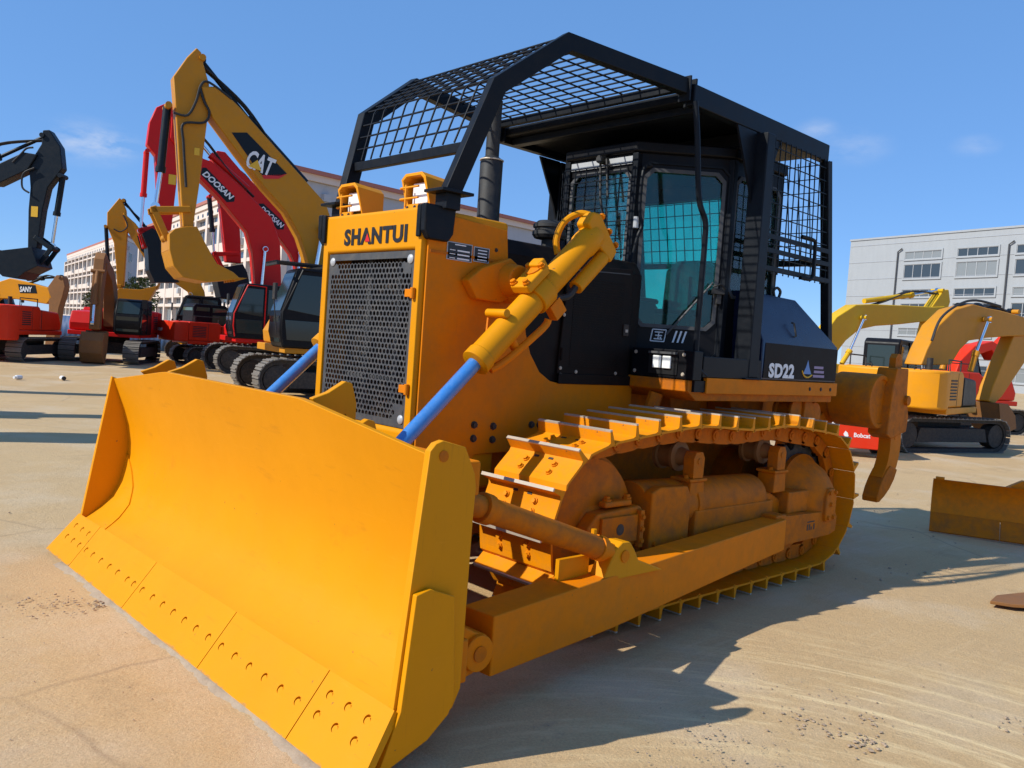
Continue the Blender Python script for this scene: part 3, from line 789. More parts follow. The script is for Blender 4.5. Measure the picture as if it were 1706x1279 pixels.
# ---- push arms, braces
for s in (1, -1):
    P0, P1 = Vector((3.60, s * 1.56, 0.30)), Vector((0.62, s * 1.30, 0.405))
    d = (P1 - P0); lat = Vector((-d.y, d.x, 0)).normalized() * s
    if lat.y * s < 0: lat = -lat
    b = MB()
    def sec(p, hw, h0, h1): return [p - lat * hw + Vector((0, 0, h0)), p + lat * hw + Vector((0, 0, h0)), p + lat * hw + Vector((0, 0, h1)), p - lat * hw + Vector((0, 0, h1))]
    secs = [sec(P0, 0.095, -0.135, 0.13), sec(lerp(P0, P1, 0.30), 0.10, -0.140, 0.135), sec(lerp(P0, P1, 0.8), 0.09, -0.11, 0.12), sec(P1, 0.075, -0.105, 0.11)]
    b.add([q for c in secs for q in c], [(i * 4 + k, i * 4 + (k + 1) % 4, i * 4 + 4 + (k + 1) % 4, i * 4 + 4 + k) for i in range(3) for k in range(4)] + [(3, 2, 1, 0), (12, 13, 14, 15)])
    ARM = b.obj('push_arm', 'yellow_dusty_shade', DZ, bevel=0.008)
    # clevis at the blade
    b = MB(); b.prism([(3.95, 0.16), (3.95, 0.42), (3.80, 0.44), (3.70, 0.385), (3.63, 0.36), (3.60, 0.30), (3.63, 0.235), (3.70, 0.205), (3.80, 0.185)], s * 1.52, s * 1.66)
    b.obj('clevis', 'yellow_dusty_shade', ARM, bevel=0.008)
    b = MB(); b.cyl((3.685, s * 1.45, 0.295), (3.685, s * 1.682, 0.295), 0.078, n=28); b.obj('pin', 'yellow_dusty_shade', ARM, bevel=0.006)
    b = MB(); b.cyl((3.685, s * 1.68, 0.295), (3.685, s * 1.688, 0.295), 0.034, n=20); b.obj('pin_cap', 'frame_yellow', ARM)
    # lug for the brace
    lp = Vector((2.64, s * 1.45, 0.50))
    b = MB(); b.prism([(2.80, 0.44), (2.76, 0.52), (2.71, 0.60), (2.66, 0.63), (2.60, 0.625), (2.56, 0.58), (2.52, 0.52), (2.38, 0.47), (2.30, 0.44)], s * 1.48, s * 1.58); b.obj('lug', 'yellow', ARM, bevel=0.008)
    b = MB(); b.cyl((2.64, s * 1.47, 0.555), (2.64, s * 1.588, 0.555), 0.032, n=18); b.obj('pin', 'yellow_dusty_shade', ARM, bevel=0.003)
    b = MB(); b.box((3.02, s * 1.47 - 0.012, 0.44), (2.80, s * 1.47 + 0.012, 0.56)); b.obj('gusset', 'yellow', ARM)
    # diagonal brace tube
    A, B = Vector((3.84, s * 1.60, 0.955)), Vector((2.66, s * 1.53, 0.56))
    b = MB(); b.cyl(lerp(A, B, 0.16), lerp(A, B, 0.88), 0.057, n=20); BR = b.obj('brace', 'frame_yellow', DZ, bevel=0.004)
    b = MB(); b.cyl(lerp(A, B, 0.0), lerp(A, B, 0.155), 0.045, 0.05, n=18); b.cyl(lerp(A, B, 0.155), lerp(A, B, 0.20), 0.067, n=20); b.obj('collar', 'frame_yellow', BR, bevel=0.003)
    b = MB(); b.cyl(lerp(A, B, 0.86), lerp(A, B, 0.90), 0.064, n=20); b.cyl(lerp(A, B, 0.90), lerp(A, B, 0.985), 0.045, n=16); b.obj('collar', 'yellow_dusty_shade', BR, bevel=0.003)
    b = MB(); b.cyl(lerp(A, B, 0.84) + Vector((0, 0, 0.05)), lerp(A, B, 0.84) + Vector((0, 0, 0.085)), 0.014, n=8); b.obj('grease_nipple', 'yellow', BR)
    b = MB(); b.prism([(3.94, 0.82), (3.94, 1.06), (3.86, 1.06), (3.78, 0.99), (3.78, 0.91), (3.85, 0.83)], s * 1.53, s * 1.67); b.obj('brace_bracket', 'yellow_dusty_shade', BL, bevel=0.006)

# ---- lift cylinders
for s in (1, -1):
    yc = s * 0.80
    T, Bt = Vector((2.20, yc, 2.271)), Vector((3.80, yc, 0.785))
    TO = Vector((2.12, yc, 2.345))
    ax = (Bt - T).normalized(); nrm = Vector((ax.z, 0, -ax.x))     # towards upper front
    if nrm.z < 0: nrm = -nrm
    Lb = 1.176
    b = MB(); b.lathe([(0.04, -0.03), (0.075, -0.02), (0.084, 0.02), (0.084, 0.10), (0.077, 0.12), (0.077, Lb - 0.07), (0.083, Lb - 0.065), (0.083, Lb - 0.005), (0.06, Lb)], T, ax, 28)
    LC = b.obj('lift_cylinder', 'yellow', DZ, bevel=0.003)
    b = MB(); b.cyl(T + ax * (Lb - 0.01), Bt, 0.040, n=22); b.obj('rod', 'rod_blue', LC)
    b = MB(); b.cyl(Bt + Vector((0, -0.045, 0)), Bt + Vector((0, 0.045, 0)), 0.075, n=20); b.obj('rod_eye', 'yellow', LC, bevel=0.004)
    # trunnion yoke
    yk = TO + ax * 0.68
    b = MB()
    b.cyl(yk - ax * 0.06, yk + ax * 0.06, 0.095, n=24)
    b.obj('trunnion_ring', 'yellow', LC, bevel=0.008)
    b = MB(); b.cyl(yk - Vector((0, s * 0.10, 0)), yk - Vector((0, s * 0.27, 0)), 0.055, n=18); b.cyl(yk + nrm * 0.09 - ax * 0.06, yk + nrm * 0.145 - ax * 0.06, 0.055, n=12)
    b.obj('trunnion', 'yellow_dusty_shade', LC, bevel=0.004)
    Mx = Matrix.Translation(yk) @ Matrix((( ax.x, 0, nrm.x, 0), (ax.y, 1, nrm.y, 0), (ax.z, 0, nrm.z, 0), (0, 0, 0, 1)))
    b = MB(); b.box((-0.10, -0.070, 0.080), (0.10, 0.070, 0.135), Mx); b.box((-0.13, -0.045, 0.085), (-0.06, 0.045, 0.165), Mx); b.obj('trunnion_cap', 'yellow', LC, bevel=0.012)
    bolts([Mx @ Vector((dx, dy, 0.135)) for dx in (-0.075, 0.075) for dy in (-0.05, 0.05)], nrm, LC, 0.017, 0.025, 'yellow_dusty_shade', 'cap_bolt')
    # front bracket: clamp halfway down
    ck = TO + ax * 0.97
    b = MB(); b.cyl(ck + nrm * 0.095 - Vector((0, s * 0.11, 0)), ck + nrm * 0.095 + Vector((0, s * 0.05, 0)), 0.024, n=14); b.obj('pipe_clamp', 'yellow', LC, bevel=0.003)
    b = MB(); b.tube([ck + nrm * 0.10 - Vector((0, s * 0.10, 0)), ck + nrm * 0.06 - Vector((0, s * 0.13, 0)), ck - nrm * 0.02 + ax * 0.12 - Vector((0, s * 0.10, 0))], 0.008, 6); b.obj('guard_wire', 'yellow_dusty_shade', LC)
    # oil pipe along the lower side
    lo = -nrm
    b = MB(); b.tube([TO + ax * 0.74 + lo * 0.13 + Vector((0, s * 0.05, 0)), TO + ax * 0.80 + lo * 0.15 + Vector((0, s * 0.04, 0)), TO + ax * 1.10 + lo * 0.125 + Vector((0, s * 0.02, 0)), TO + ax * 1.22 + lo * 0.10], 0.022, 10, sub=4); b.obj('oil_pipe', 'yellow_dusty_shade', LC)
    b = MB(); b.cyl(TO + ax * 1.0 + lo * 0.05, TO + ax * 1.0 + lo * 0.16, 0.03, n=12); b.obj('pipe_bracket', 'yellow_dusty_shade', LC, bevel=0.005)
    b = MB(); b.box((-0.05, -0.03, -0.20), (0.05, 0.03, -0.10), Matrix.Translation(TO + ax * 0.62) @ Matrix((( ax.x, 0, nrm.x, 0), (0, 1, 0, 0), (ax.z, 0, nrm.z, 0), (0, 0, 0, 1)))); b.obj('pipe_bracket', 'yellow_dusty_shade', LC, bevel=0.005)
    # valve barrel slung under the head
    b = MB(); b.cyl(T + ax * 0.03 + lo * 0.135 + Vector((0, s * 0.035, 0)), T + ax * 0.33 + lo * 0.135 + Vector((0, s * 0.035, 0)), 0.046, n=18); b.obj('valve_barrel', 'yellow', LC, bevel=0.006)
    b = MB(); b.tube([T + ax * 0.33 + lo * 0.13 + Vector((0, s * 0.04, 0)), T + ax * 0.41 + lo * 0.14 + Vector((0, s * 0.03, 0)), T + ax * 0.49 + lo * 0.09], 0.02, 8, sub=3); b.obj('hose', 'rubber', LC)
    # head: port block and elbow loop
    b = MB(); b.prism([(-0.09, -0.18), (0.0, -0.20), (0.03, -0.05), (0.03, 0.11), (-0.05, 0.14), (-0.10, 0.09)], -0.052, 0.052, 'y', Matrix.Translation(T) @ Matrix((( ax.x, 0, nrm.x, 0), (0, 1, 0, 0), (ax.z, 0, nrm.z, 0), (0, 0, 0, 1))))
    b.obj('port_block', 'yellow', LC, bevel=0.014)
    b = MB(); b.tube([T - ax * 0.06 + nrm * 0.11, T - ax * 0.03 + nrm * 0.145 - Vector((0, s * 0.05, 0)), T + ax * 0.06 + nrm * 0.15 - Vector((0, s * 0.10, 0)), T + ax * 0.16 + nrm * 0.10 - Vector((0, s * 0.115, 0)), T + ax * 0.22 + nrm * 0.03 - Vector((0, s * 0.10, 0))], 0.020, 10, sub=5); b.obj('elbow_pipe', 'yellow', LC)
    bolts([T - ax * 0.11 + nrm * t + Vector((0, s * 0.03, 0)) for t in (-0.15, -0.05, 0.06)], -ax, LC, 0.016, 0.022, 'yellow_dusty_shade', 'cap_bolt')

# ---- radiator guard
b = MB()
RF = 3.25
b.ring([(-0.51, 0.72), (0.51, 0.72), (0.51, 2.305), (-0.51, 2.305)], [(-0.452, 1.075), (0.452, 1.075), (0.452, 2.07), (-0.452, 2.07)], 2.62, RF, 'x')
RG = b.obj('radiator_guard', 'yellow', DZ, bevel=0.022, seg=3)
b = MB(); b.box((2.66, -0.445, 1.08), (3.06, 0.445, 2.06)); b.obj('radiator_core', 'core', RG)
b = MB()
for i in range(30):
    y = -0.43 + 0.86 * i / 29
    b.box((3.062, y - 0.006, 1.09), (3.085, y + 0.006, 2.05))
b.obj('core_fin', 'core', RG)
b = MB()
for z in (1.33, 1.62, 1.80): b.box((3.09, -0.44, z - 0.012), (3.11, 0.44, z + 0.012))
for y in (-0.15, 0.16): b.box((3.112, y - 0.02, 1.085), (3.13, y + 0.02, 2.055))
b.obj('core_brace', 'grille', RG)
# honeycomb grille plate with real holes
b = MB(); GX = 3.236; th = 0.006
y0, y1, z0, z1 = -0.449, 0.449, 1.078, 2.067
b.ring([(y0, z0), (y1, z0), (y1, z1), (y0, z1)], [(y0 + 0.03, z0 + 0.04), (y1 - 0.03, z0 + 0.04), (y1 - 0.03, z1 - 0.04), (y0 + 0.03, z1 - 0.04)], GX - th, GX, 'x')
R_ = 0.0205; ri = 0.0150
dy_, dz_ = R_ * sqrt(3), R_ * 1.5
iy0, iy1, iz0, iz1 = y0 + 0.03, y1 - 0.03, z0 + 0.04, z1 - 0.04
row = 0; z = iz0 + R_ * 0.5
while z < iz1 - R_ * 0.4:
    y = iy0 + (0.5 if row % 2 else 1.0) * dy_ - 0.5 * dy_
    while y < iy1 - dy_ * 0.1:
        o = []; i_ = []
        for k in range(6):
            a = pi / 6 + k * pi / 3
            o.append((min(iy1, max(iy0, y + R_ * cos(a))), min(iz1, max(iz0, z + R_ * sin(a)))))
            i_.append((min(iy1, max(iy0, y + ri * cos(a))), min(iz1, max(iz0, z + ri * sin(a)))))
        corner = (abs(y) > 0.34 and z > iz1 - 0.08) or (abs(y) > 0.34 and z < iz0 + 0.08)
        if corner:
            b.add([(GX, p[0], p[1]) for p in o], [(0, 1, 2, 3, 4, 5)])
        else:
            b.add([(GX, p[0], p[1]) for p in o] + [(GX, p[0], p[1]) for p in i_] + [(GX - th, p[0], p[1]) for p in i_],
                  [(k, (k + 1) % 6, 6 + (k + 1) % 6, 6 + k) for k in range(6)] + [(6 + k, 6 + (k + 1) % 6, 12 + (k + 1) % 6, 12 + k) for k in range(6)])
        y += dy_
    z += dz_; row += 1
b.obj('grille', 'grille', RG, smooth=False)
for y in (-0.405, 0.405):
    for z in (1.125, 2.02):
        b = MB(); b.lathe([(0.027, 0.0), (0.026, 0.004), (0.018, 0.010), (0.004, 0.013)], (GX + 0.001, y, z), (1, 0, 0), 16); b.obj('grille_fastener', 'alu', RG)
for z in (1.30, 1.83):
    b = MB(); b.box((3.237, 0.40, z - 0.022), (3.262, 0.475, z + 0.022)); b.cyl((3.262, 0.475, z - 0.03), (3.262, 0.475, z + 0.03), 0.014, n=12); b.obj('grille_hinge', 'yellow_dusty_shade', RG, bevel=0.003)
for s in (1, -1):
    # side plates sweeping down and back under the engine cover
    pl = [(3.215, 2.285), (2.64, 2.255), (2.62, 2.09), (2.50, 1.92), (2.455, 1.80), (2.43, 1.66), (2.38, 1.54), (2.29, 1.43), (2.19, 1.375), (2.10, 1.36), (1.36, 1.36), (1.36, 0.96), (2.78, 0.93), (2.95, 0.74), (3.215, 0.74)]
    b = MB(); b.prism(pl, s * 0.511, s * 0.528); SP = b.obj('side_panel', 'yellow_dusty_shade', RG, bevel=0.004)
    bolts([(x, s * 0.528, z) for x, z in ((2.80, 1.105), (2.65, 1.095), (2.80, 1.025), (2.65, 1.015), (2.87, 0.955), (2.33, 1.10), (2.26, 1.10))], (0, s, 0), RG, 0.017, 0.018)
    bolts([(x, s * 0.528, z) for x, z in ((2.10, 1.42), (1.62, 1.40), (2.72, 2.13), (2.70, 1.98))], (0, s, 0), RG, 0.009, 0.008)
    b = MB(); b.prism([(3.205, 2.06), (2.66, 2.06), (2.66, 2.075), (3.205, 2.075)], s * 0.528, s * 0.534); b.obj('panel_seam', 'frame_yellow', RG)
    # mounting boss for the lift cylinder
    b = MB(); b.prism([(2.98, 1.93), (2.88, 2.01), (2.66, 2.09), (2.55, 2.03), (2.56, 1.90), (2.72, 1.82), (2.9, 1.83)], s * 0.529, s * 0.60); b.cyl((2.66, s * 0.59, 1.96), (2.66, s * 0.69, 1.96), 0.10, 0.085, n=20)
    b.obj('cylinder_mount', 'yellow_dusty_shade', RG, bevel=0.012)
# data plates on the left side
def plate(x0, x1, z0, z1, lines):
    b = MB(); b.box((x0, 0.529, z0), (x1, 0.532, z1)); P = b.obj('data_plate', 'alu', RG)
    b = MB(); b.box((x0 + 0.006, 0.5325, z0 + 0.005), (x1 - 0.006, 0.534, z1 - 0.005)); b.obj('plate_field', 'letter_black', P)
    b = MB()
    for (a, c, zz, hh) in lines: b.box((x0 + a, 0.5345, zz - hh / 2), (x0 + c, 0.5352, zz + hh / 2))
    b.obj('plate_print', 'letter_white', P)
plate(2.905, 3.088, 2.035, 2.135, [(0.02, 0.11, 2.112 - 0.022 * i, 0.008) for i in range(1, 4)] + [(0.05, 0.13, 2.122, 0.006), (0.125, 0.165, 2.09, 0.004), (0.125, 0.165, 2.068, 0.004), (0.125, 0.165, 2.046, 0.004)])
plate(2.775, 2.893, 2.045, 2.13, [(0.02, 0.09, 2.112 - 0.018 * i, 0.006) for i in range(0, 4)])
# maker's lettering on the front
lettering('SHANTUI', 'letter_black', RG, (RF + 0.001, 0.055, 2.163), (0, 1, 0), (0, 0, 1), 0.645, 0.10, 0.003, bold=0.042, space=1.10)
b = MB(); b.add([(RF + 0.0045, -0.040, 2.130), (RF + 0.0045, 0.012, 2.130), (RF + 0.0045, -0.018, 2.178)], [(0, 1, 2)]); b.add([(RF + 0.002, -0.040, 2.130), (RF + 0.002, 0.012, 2.130), (RF + 0.002, -0.018, 2.178)], [(0, 2, 1)])
b.obj('letter_wedge', 'letter_red', RG)
# caution sticker
b = MB(); b.box((2.90, 0.5285, 1.33), (2.97, 0.5295, 1.40)); b.obj('sticker', 'letter_yellow', RG)

# ---- headlights on top of the guard
for yy in (-0.385, 0.30):
    hood = [(-0.115, 0.0), (0.115, 0.0), (0.115, 0.175), (0.075, 0.205), (-0.075, 0.205), (-0.115, 0.175)]
    inn = [(-0.095, 0.02), (0.095, 0.02), (0.095, 0.165), (0.065, 0.187), (-0.065, 0.187), (-0.095, 0.165)]
    Mh = Matrix.Translation((2.93, yy, 2.31))
    b = MB(); n = 6
    vs = [(0.045, a * 0.9, c_ * 0.93) for a, c_ in hood] + [(0.25 - (0.05 if c_ < 0.1 else 0.0), a, c_) for a, c_ in hood] + [(0.25 - (0.05 if c_ < 0.1 else 0.0), a, c_) for a, c_ in inn] + [(0.075, a, c_) for a, c_ in inn]
    vs = [Mh @ Vector(v) for v in vs]
    fs = [tuple(range(5, -1, -1)), tuple(range(18, 24))]
    for k in range(3): fs += [(k * 6 + i, k * 6 + (i + 1) % 6, k * 6 + 6 + (i + 1) % 6, k * 6 + 6 + i) for i in range(6)]
    b.add(vs, fs); HL = b.obj('headlight', 'amber', DZ, bevel=0.003)
    b = MB(); b.box((0.08, -0.070, 0.03), (0.185, 0.080, 0.155), Mh); b.obj('lamp_body', 'letter_black', HL, bevel=0.01)
    b = MB(); b.box((0.186, -0.065, 0.038), (0.200, 0.077, 0.157), Mh); b.obj('lens', 'lens', HL, bevel=0.006)
    b = MB()
    for z in (0.062, 0.125): b.tube([Mh @ Vector((0.10, -0.117, z)), Mh @ Vector((0.245, -0.124, z)), Mh @ Vector((0.252, -0.10, z)), Mh @ Vector((0.252, 0.06, z))], 0.0065, 6)
    b.box((0.235, -0.075, -0.008), (0.248, 0.06, 0.028), Mh); b.tube([Mh @ Vector((0.25, -0.06, 0.02)), Mh @ Vector((0.25, -0.06, 0.14))], 0.008, 6)
    b.obj('guard_bar', 'amber', HL)
    b = MB()
    for y in (-0.04, 0.03): b.bolt(Mh @ Vector((0.248, y, 0.01)), (1, 0, 0), 0.008, 0.008)
    b.obj('bolt', 'core', HL)

# ---- front brush guard: bent frames, cross bars, wire mesh
FP = [(3.10, 0.545, 2.40), (2.907, 0.65, 3.01), (2.466, 0.735, 3.355), (1.50, 0.905, 3.315)]
FG = None
for s in (1, -1):
    pth = [(x, s * y, z) for x, y, z in FP]
    b = MB(); b.beam(pth, (0.10, s * 1, 0), 0.034, 0.05)
    o = b.obj('brush_guard' if FG is None else 'guard_frame', 'black', DZ if FG is None else FG, bevel=0.006)
    if FG is None: FG = o
    b = MB(); b.box((3.00, s * 0.545 - 0.085, 2.385), (3.22, s * 0.545 + 0.085, 2.402)); b.box((3.06, s * 0.54 - 0.05, 2.30), (3.16, s * 0.54 + 0.05, 2.385)); b.obj('foot_plate', 'black', FG, bevel=0.003)
    b = MB(); b.prism([(3.06, 2.315), (3.272, 2.315), (3.268, 2.17), (3.235, 2.125), (3.10, 2.125), (3.07, 2.17)], s * 0.512, s * 0.56); b.box((3.252, min(s * 0.475, s * 0.5115), 2.135), (3.271, max(s * 0.475, s * 0.5115), 2.312)); b.obj('foot_bracket', 'black', FG, bevel=0.01)
    # fillet inside the top bend
    a0, a1, a2 = Vector(pth[0]), Vector(pth[1]), Vector(pth[2])
def fpt(k, t, y):
    a, c = FP[k], FP[k + 1]
    return Vector((a[0] + (c[0] - a[0]) * t, y * (a[1] + (c[1] - a[1]) * t), a[2] + (c[2] - a[2]) * t))
T0 = 0.43
b = MB(); b.beam([fpt(0, T0, -0.98), fpt(0, T0, 0.98)], (0, 0, 1), 0.028, 0.02); b.obj('cross_bar', 'black', FG, bevel=0.004)
b = MB(); b.beam([fpt(2, 0.96, -0.98), fpt(2, 0.96, 0.98)], (0, 0, 1), 0.028, 0.022); b.obj('cross_bar', 'black', FG, bevel=0.004)
b = MB(); wr = 0.0062
nn = 11
off = Vector((0.02, 0, 0.03))
for i in range(nn + 1):
    y = -0.97 + 1.94 * i / nn
    b.tube([fpt(0, T0, y) + off, fpt(0, 0.97, y) + off, fpt(1, 0.03, y) + off, fpt(1, 0.97, y) + off, fpt(2, 0.03, y) + off, fpt(2, 0.97, y) + off], wr, 5)
for k, ts in ((0, [T0 + 0.14, T0 + 0.28, T0 + 0.42]), (1, [0.03, 0.18, 0.34, 0.50, 0.66, 0.82, 0.97]), (2, [0.08 * i + 0.05 for i in range(12)])):
    for t in ts: b.tube([fpt(k, t, -1.03) + off, fpt(k, t, 1.03) + off], wr, 5)
tag(b.obj('wire_mesh', 'black', FG, smooth=False), kind='stuff')

# ---- engine hood and side covers
b = MB()
b.prism([(-0.50, 1.36), (0.50, 1.36), (0.50, 2.13), (0.44, 2.225), (-0.44, 2.225), (-0.50, 2.13)], 1.30, 2.66, 'x')
HD = b.obj('engine_hood', 'cover', DZ, bevel=0.02)
for s in (1, -1):
    b = MB(); b.prism([(2.08, 2.12), (1.44, 2.16), (1.40, 1.42), (2.12, 1.42)], s * 0.501, s * 0.522); SC = b.obj('side_cover', 'cover', HD, bevel=0.008)
    b = MB()
    for i in range(36):
        z = 1.47 + 0.0165 * i
        b.box((1.52, s * 0.5222, z), (2.02, s * 0.5262, z + 0.007))
    b.obj('louvre', 'cover', SC)
    b = MB(); b.box((1.452, s * 0.523, 1.70), (1.505, s * 0.534, 1.78)); b.obj('latch', 'core', SC, bevel=0.003)
    b = MB(); b.box((1.465, s * 0.5345, 1.725), (1.49, s * 0.537, 1.745)); b.obj('latch_key', 'steel', SC)
    bolts([(x, s * 0.523, z) for x, z in ((2.10, 1.46), (2.10, 1.80), (1.95, 1.44), (1.55, 1.44))], (0, s, 0), SC, 0.009, 0.008, 'steel')
    for z in (1.55, 1.98):
        b = MB(); b.cyl((2.10, s * 0.530, z - 0.04), (2.10, s * 0.530, z + 0.04), 0.011, n=10); b.obj('hinge', 'cover', SC)
    b = MB(); b.prism([(2.06, 2.09), (1.47, 2.12), (1.47, 2.127), (2.06, 2.097)], s * 0.5225, s * 0.5245); b.obj('panel_seam', 'grille', SC)
    b = MB(); b.box((1.36, s * 0.529, 1.36), (2.12, s * 0.536, 1.425)); b.obj('sill_strip', 'cover', HD, bevel=0.003)

# ---- exhaust and air cleaner
b = MB(); b.lathe([(0.070, 0.0), (0.074, 0.02), (0.074, 0.06), (0.078, 0.065), (0.078, 0.10), (0.074, 0.11), (0.075, 0.56), (0.066, 0.585), (0.045, 0.60), (0.045, 0.90), (0.047, 0.96)], (2.36, 0.02, 2.20), (0.0, 0, 1), 24)
EX = b.obj('exhaust_stack', 'rubber', DZ)
b = MB(); b.lathe([(0.080, 0), (0.082, 0.005), (0.082, 0.015), (0.080, 0.02)], (2.36, 0.02, 2.31), (0, 0, 1), 24); b.lathe([(0.079, 0), (0.080, 0.004), (0.079, 0.008)], (2.36, 0.02, 2.772), (0, 0, 1), 24); b.obj('clamp_band', 'steel', EX)
b = MB(); b.lathe([(0.05, 0.0), (0.05, 0.10), (0.10, 0.11), (0.115, 0.13), (0.115, 0.155), (0.10, 0.16), (0.10, 0.175), (0.112, 0.18), (0.112, 0.20), (0.08, 0.225), (0.02, 0.23)], (1.98, 0.22, 2.2), (0, 0, 1), 24)
b.obj('air_precleaner', 'rubber', DZ)

# ---- hull, fenders, floor
b = MB(); b.prism([(-0.75, 0.55), (-0.75, 1.36), (1.36, 1.36), (2.6, 1.30), (2.9, 0.95), (2.9, 0.50), (2.6, 0.42), (-0.45, 0.42)], -0.44, 0.44); HU = b.obj('main_frame', 'frame_yellow', DZ, bevel=0.015)
b = MB(); b.cyl((-0.13, -0.70, 0.585), (-0.13, 0.70, 0.585), 0.30, n=28); b.obj('final_drive_housing', 'frame_yellow', HU)
b = MB(); b.box((1.15, -0.80, 0.50), (1.35, 0.80, 0.68)); b.obj('equalizer_bar', 'frame_yellow', HU, bevel=0.02)
for s in (1, -1):
    b = MB(); b.prism([(1.40, 1.36), (1.40, 1.435), (-0.62, 1.435), (-0.62, 1.30), (1.30, 1.30)], s * 0.44, s * 1.02); FE = b.obj('fender', 'frame_yellow', DZ, bevel=0.006)
    b = MB(); b.box((-0.64, s * 1.02, 1.352), (1.235, s * 1.052, 1.458)); b.obj('side_rail', 'yellow_dusty_shade', FE, bevel=0.004)
    bolts([(x, s * 1.052, 1.405) for x in (-0.52, -0.36, -0.18)], (0, s, 0), FE, 0.012, 0.006)
    # arch brace running down in front
    b = MB(); b.tube([(1.36, s * 0.74, 1.33), (1.38, s * 0.72, 1.22), (1.40, s * 0.66, 0.98)], 0.05, 8); b.obj('fender_brace', 'frame_yellow', FE)
    for x0_, x1_, y1_ in ((0.7, 0.98, 0.62), (-0.15, 0.25, 0.66)):
        b = MB(); b.prism([(x0_, 0.95), (x1_, 0.95), (x1_ + 0.05, 1.299), (x0_ - 0.05, 1.299)], s * 0.441, s * y1_); b.obj('fender_brace', 'frame_yellow', FE, bevel=0.01)
    # front panel with work lights
    b = MB(); b.box((1.30, s * 0.535, 1.436), (1.40, s * 1.05, 1.63)); PA = b.obj('front_panel', 'cab_black', FE, bevel=0.006)
    b = MB(); b.box((1.401, s * 0.69, 1.462), (1.408, s * 0.925, 1.615)); b.obj('lamp_recess', 'letter_black', PA)
    for q in (0.765, 0.845):
        b = MB(); b.box((1.4085, s * q - 0.034, 1.50), (1.424, s * q + 0.034, 1.585)); b.obj('work_light', 'lens', PA, bevel=0.006)
    b = MB(); b.box((1.4082, s * 0.70, 1.598), (1.434, s * 0.92, 1.612)); b.obj('lamp_visor', 'grille', PA)
    bolts([(1.40, s * y, z) for y, z in ((0.57, 1.47), (0.57, 1.60), (0.97, 1.47), (0.97, 1.60))], (1, 0, 0), PA, 0.010, 0.008, 'steel')
    b = MB(); b.box((0.56, s * 1.0, 1.459), (1.29, s * 1.05, 1.60)); b.obj('step_panel', 'cab_black', FE, bevel=0.006)
    b = MB(); b.box((0.56, s * 0.55, 1.436), (1.30, s * 0.999, 1.49)); b.obj('step_plate', 'rubber', FE)
    b = MB(); b.box((1.232, s * 1.0, 1.36), (1.36, s * 1.04, 1.435)); b.obj('panel_foot', 'cab_black', FE)

# ---- fuel tank / rear box, two of them, the left one lettered
for s in (1, -1):
    P = lambda x, y, z: (x, s * y, z)
    b = MB()
    vs = [P(0.56, 0.50, 1.46), P(0.56, 1.052, 1.46), P(-0.60, 1.052, 1.46), P(-0.60, 0.50, 1.46),
          P(0.58, 0.50, 1.745), P(0.58, 1.055, 1.745), P(-0.58, 1.055, 1.745), P(-0.58, 0.50, 1.745),
          P(0.60, 0.50, 2.10), P(0.60, 0.90, 2.10), P(-0.12, 0.90, 2.09), P(-0.12, 0.50, 2.09)]
    b.add(vs, [(3, 2, 1, 0), (0, 1, 5, 4), (1, 2, 6, 5), (2, 3, 7, 6), (3, 0, 4, 7), (4, 5, 9, 8), (5, 6, 10, 9), (6, 7, 11, 10), (7, 4, 8, 11), (8, 9, 10, 11)])
    TK = b.obj('fuel_tank', 'tank', DZ, bevel=0.010)
    b = MB(); b.box((-0.585, s * 1.0562, 1.475), (0.54, s * 1.0575, 1.73)); b.obj('name_panel', 'cover', TK)
    b = MB(); b.tube([P(0.13, 0.86, 2.09), P(0.15, 0.86, 2.14), P(0.10, 0.86, 2.165), P(0.05, 0.86, 2.14), P(0.07, 0.86, 2.09)], 0.011, 8, sub=4); b.obj('lifting_eye', 'rubber', TK)
    b = MB(); b.tube([P(0.12, 1.015, 1.90), P(0.12, 1.035, 1.895), P(0.10, 1.050, 1.80), P(0.10, 1.03, 1.795)], 0.008, 6); b.obj('latch_handle', 'rubber', TK)
    if s == 1:
        lettering('SD22', 'letter_white', TK, (0.285, 1.0578, 1.533), (-1, 0, 0), (0, 0, 1), 0.37, 0.108, 0.002, bold=0.045, space=1.08)
        b = MB()
        for i, (a, c_) in enumerate(((-0.21, -0.36), (-0.21, -0.375), (-0.20, -0.385))):
            b.box((c_, 1.0578, 1.565 - i * 0.034), (a, 1.0588, 1.585 - i * 0.034))
        b.obj('decal_print', 'letter_purple', TK)
        b = MB(); b.add([(-0.04, 1.0585, 1.52), (-0.17, 1.0585, 1.52), (-0.13, 1.0585, 1.575), (-0.105, 1.0585, 1.63), (-0.08, 1.0585, 1.575)], [(0, 1, 2, 3, 4)]); b.obj('decal_emblem', 'letter_blue', TK)
        b = MB(); b.tube([(-0.02, 1.0585, 1.545), (-0.06, 1.0585, 1.505), (-0.12, 1.0585, 1.495), (-0.18, 1.0585, 1.515)], 0.006, 6, sub=3); b.obj('decal_ring', 'letter_yellow', TK)

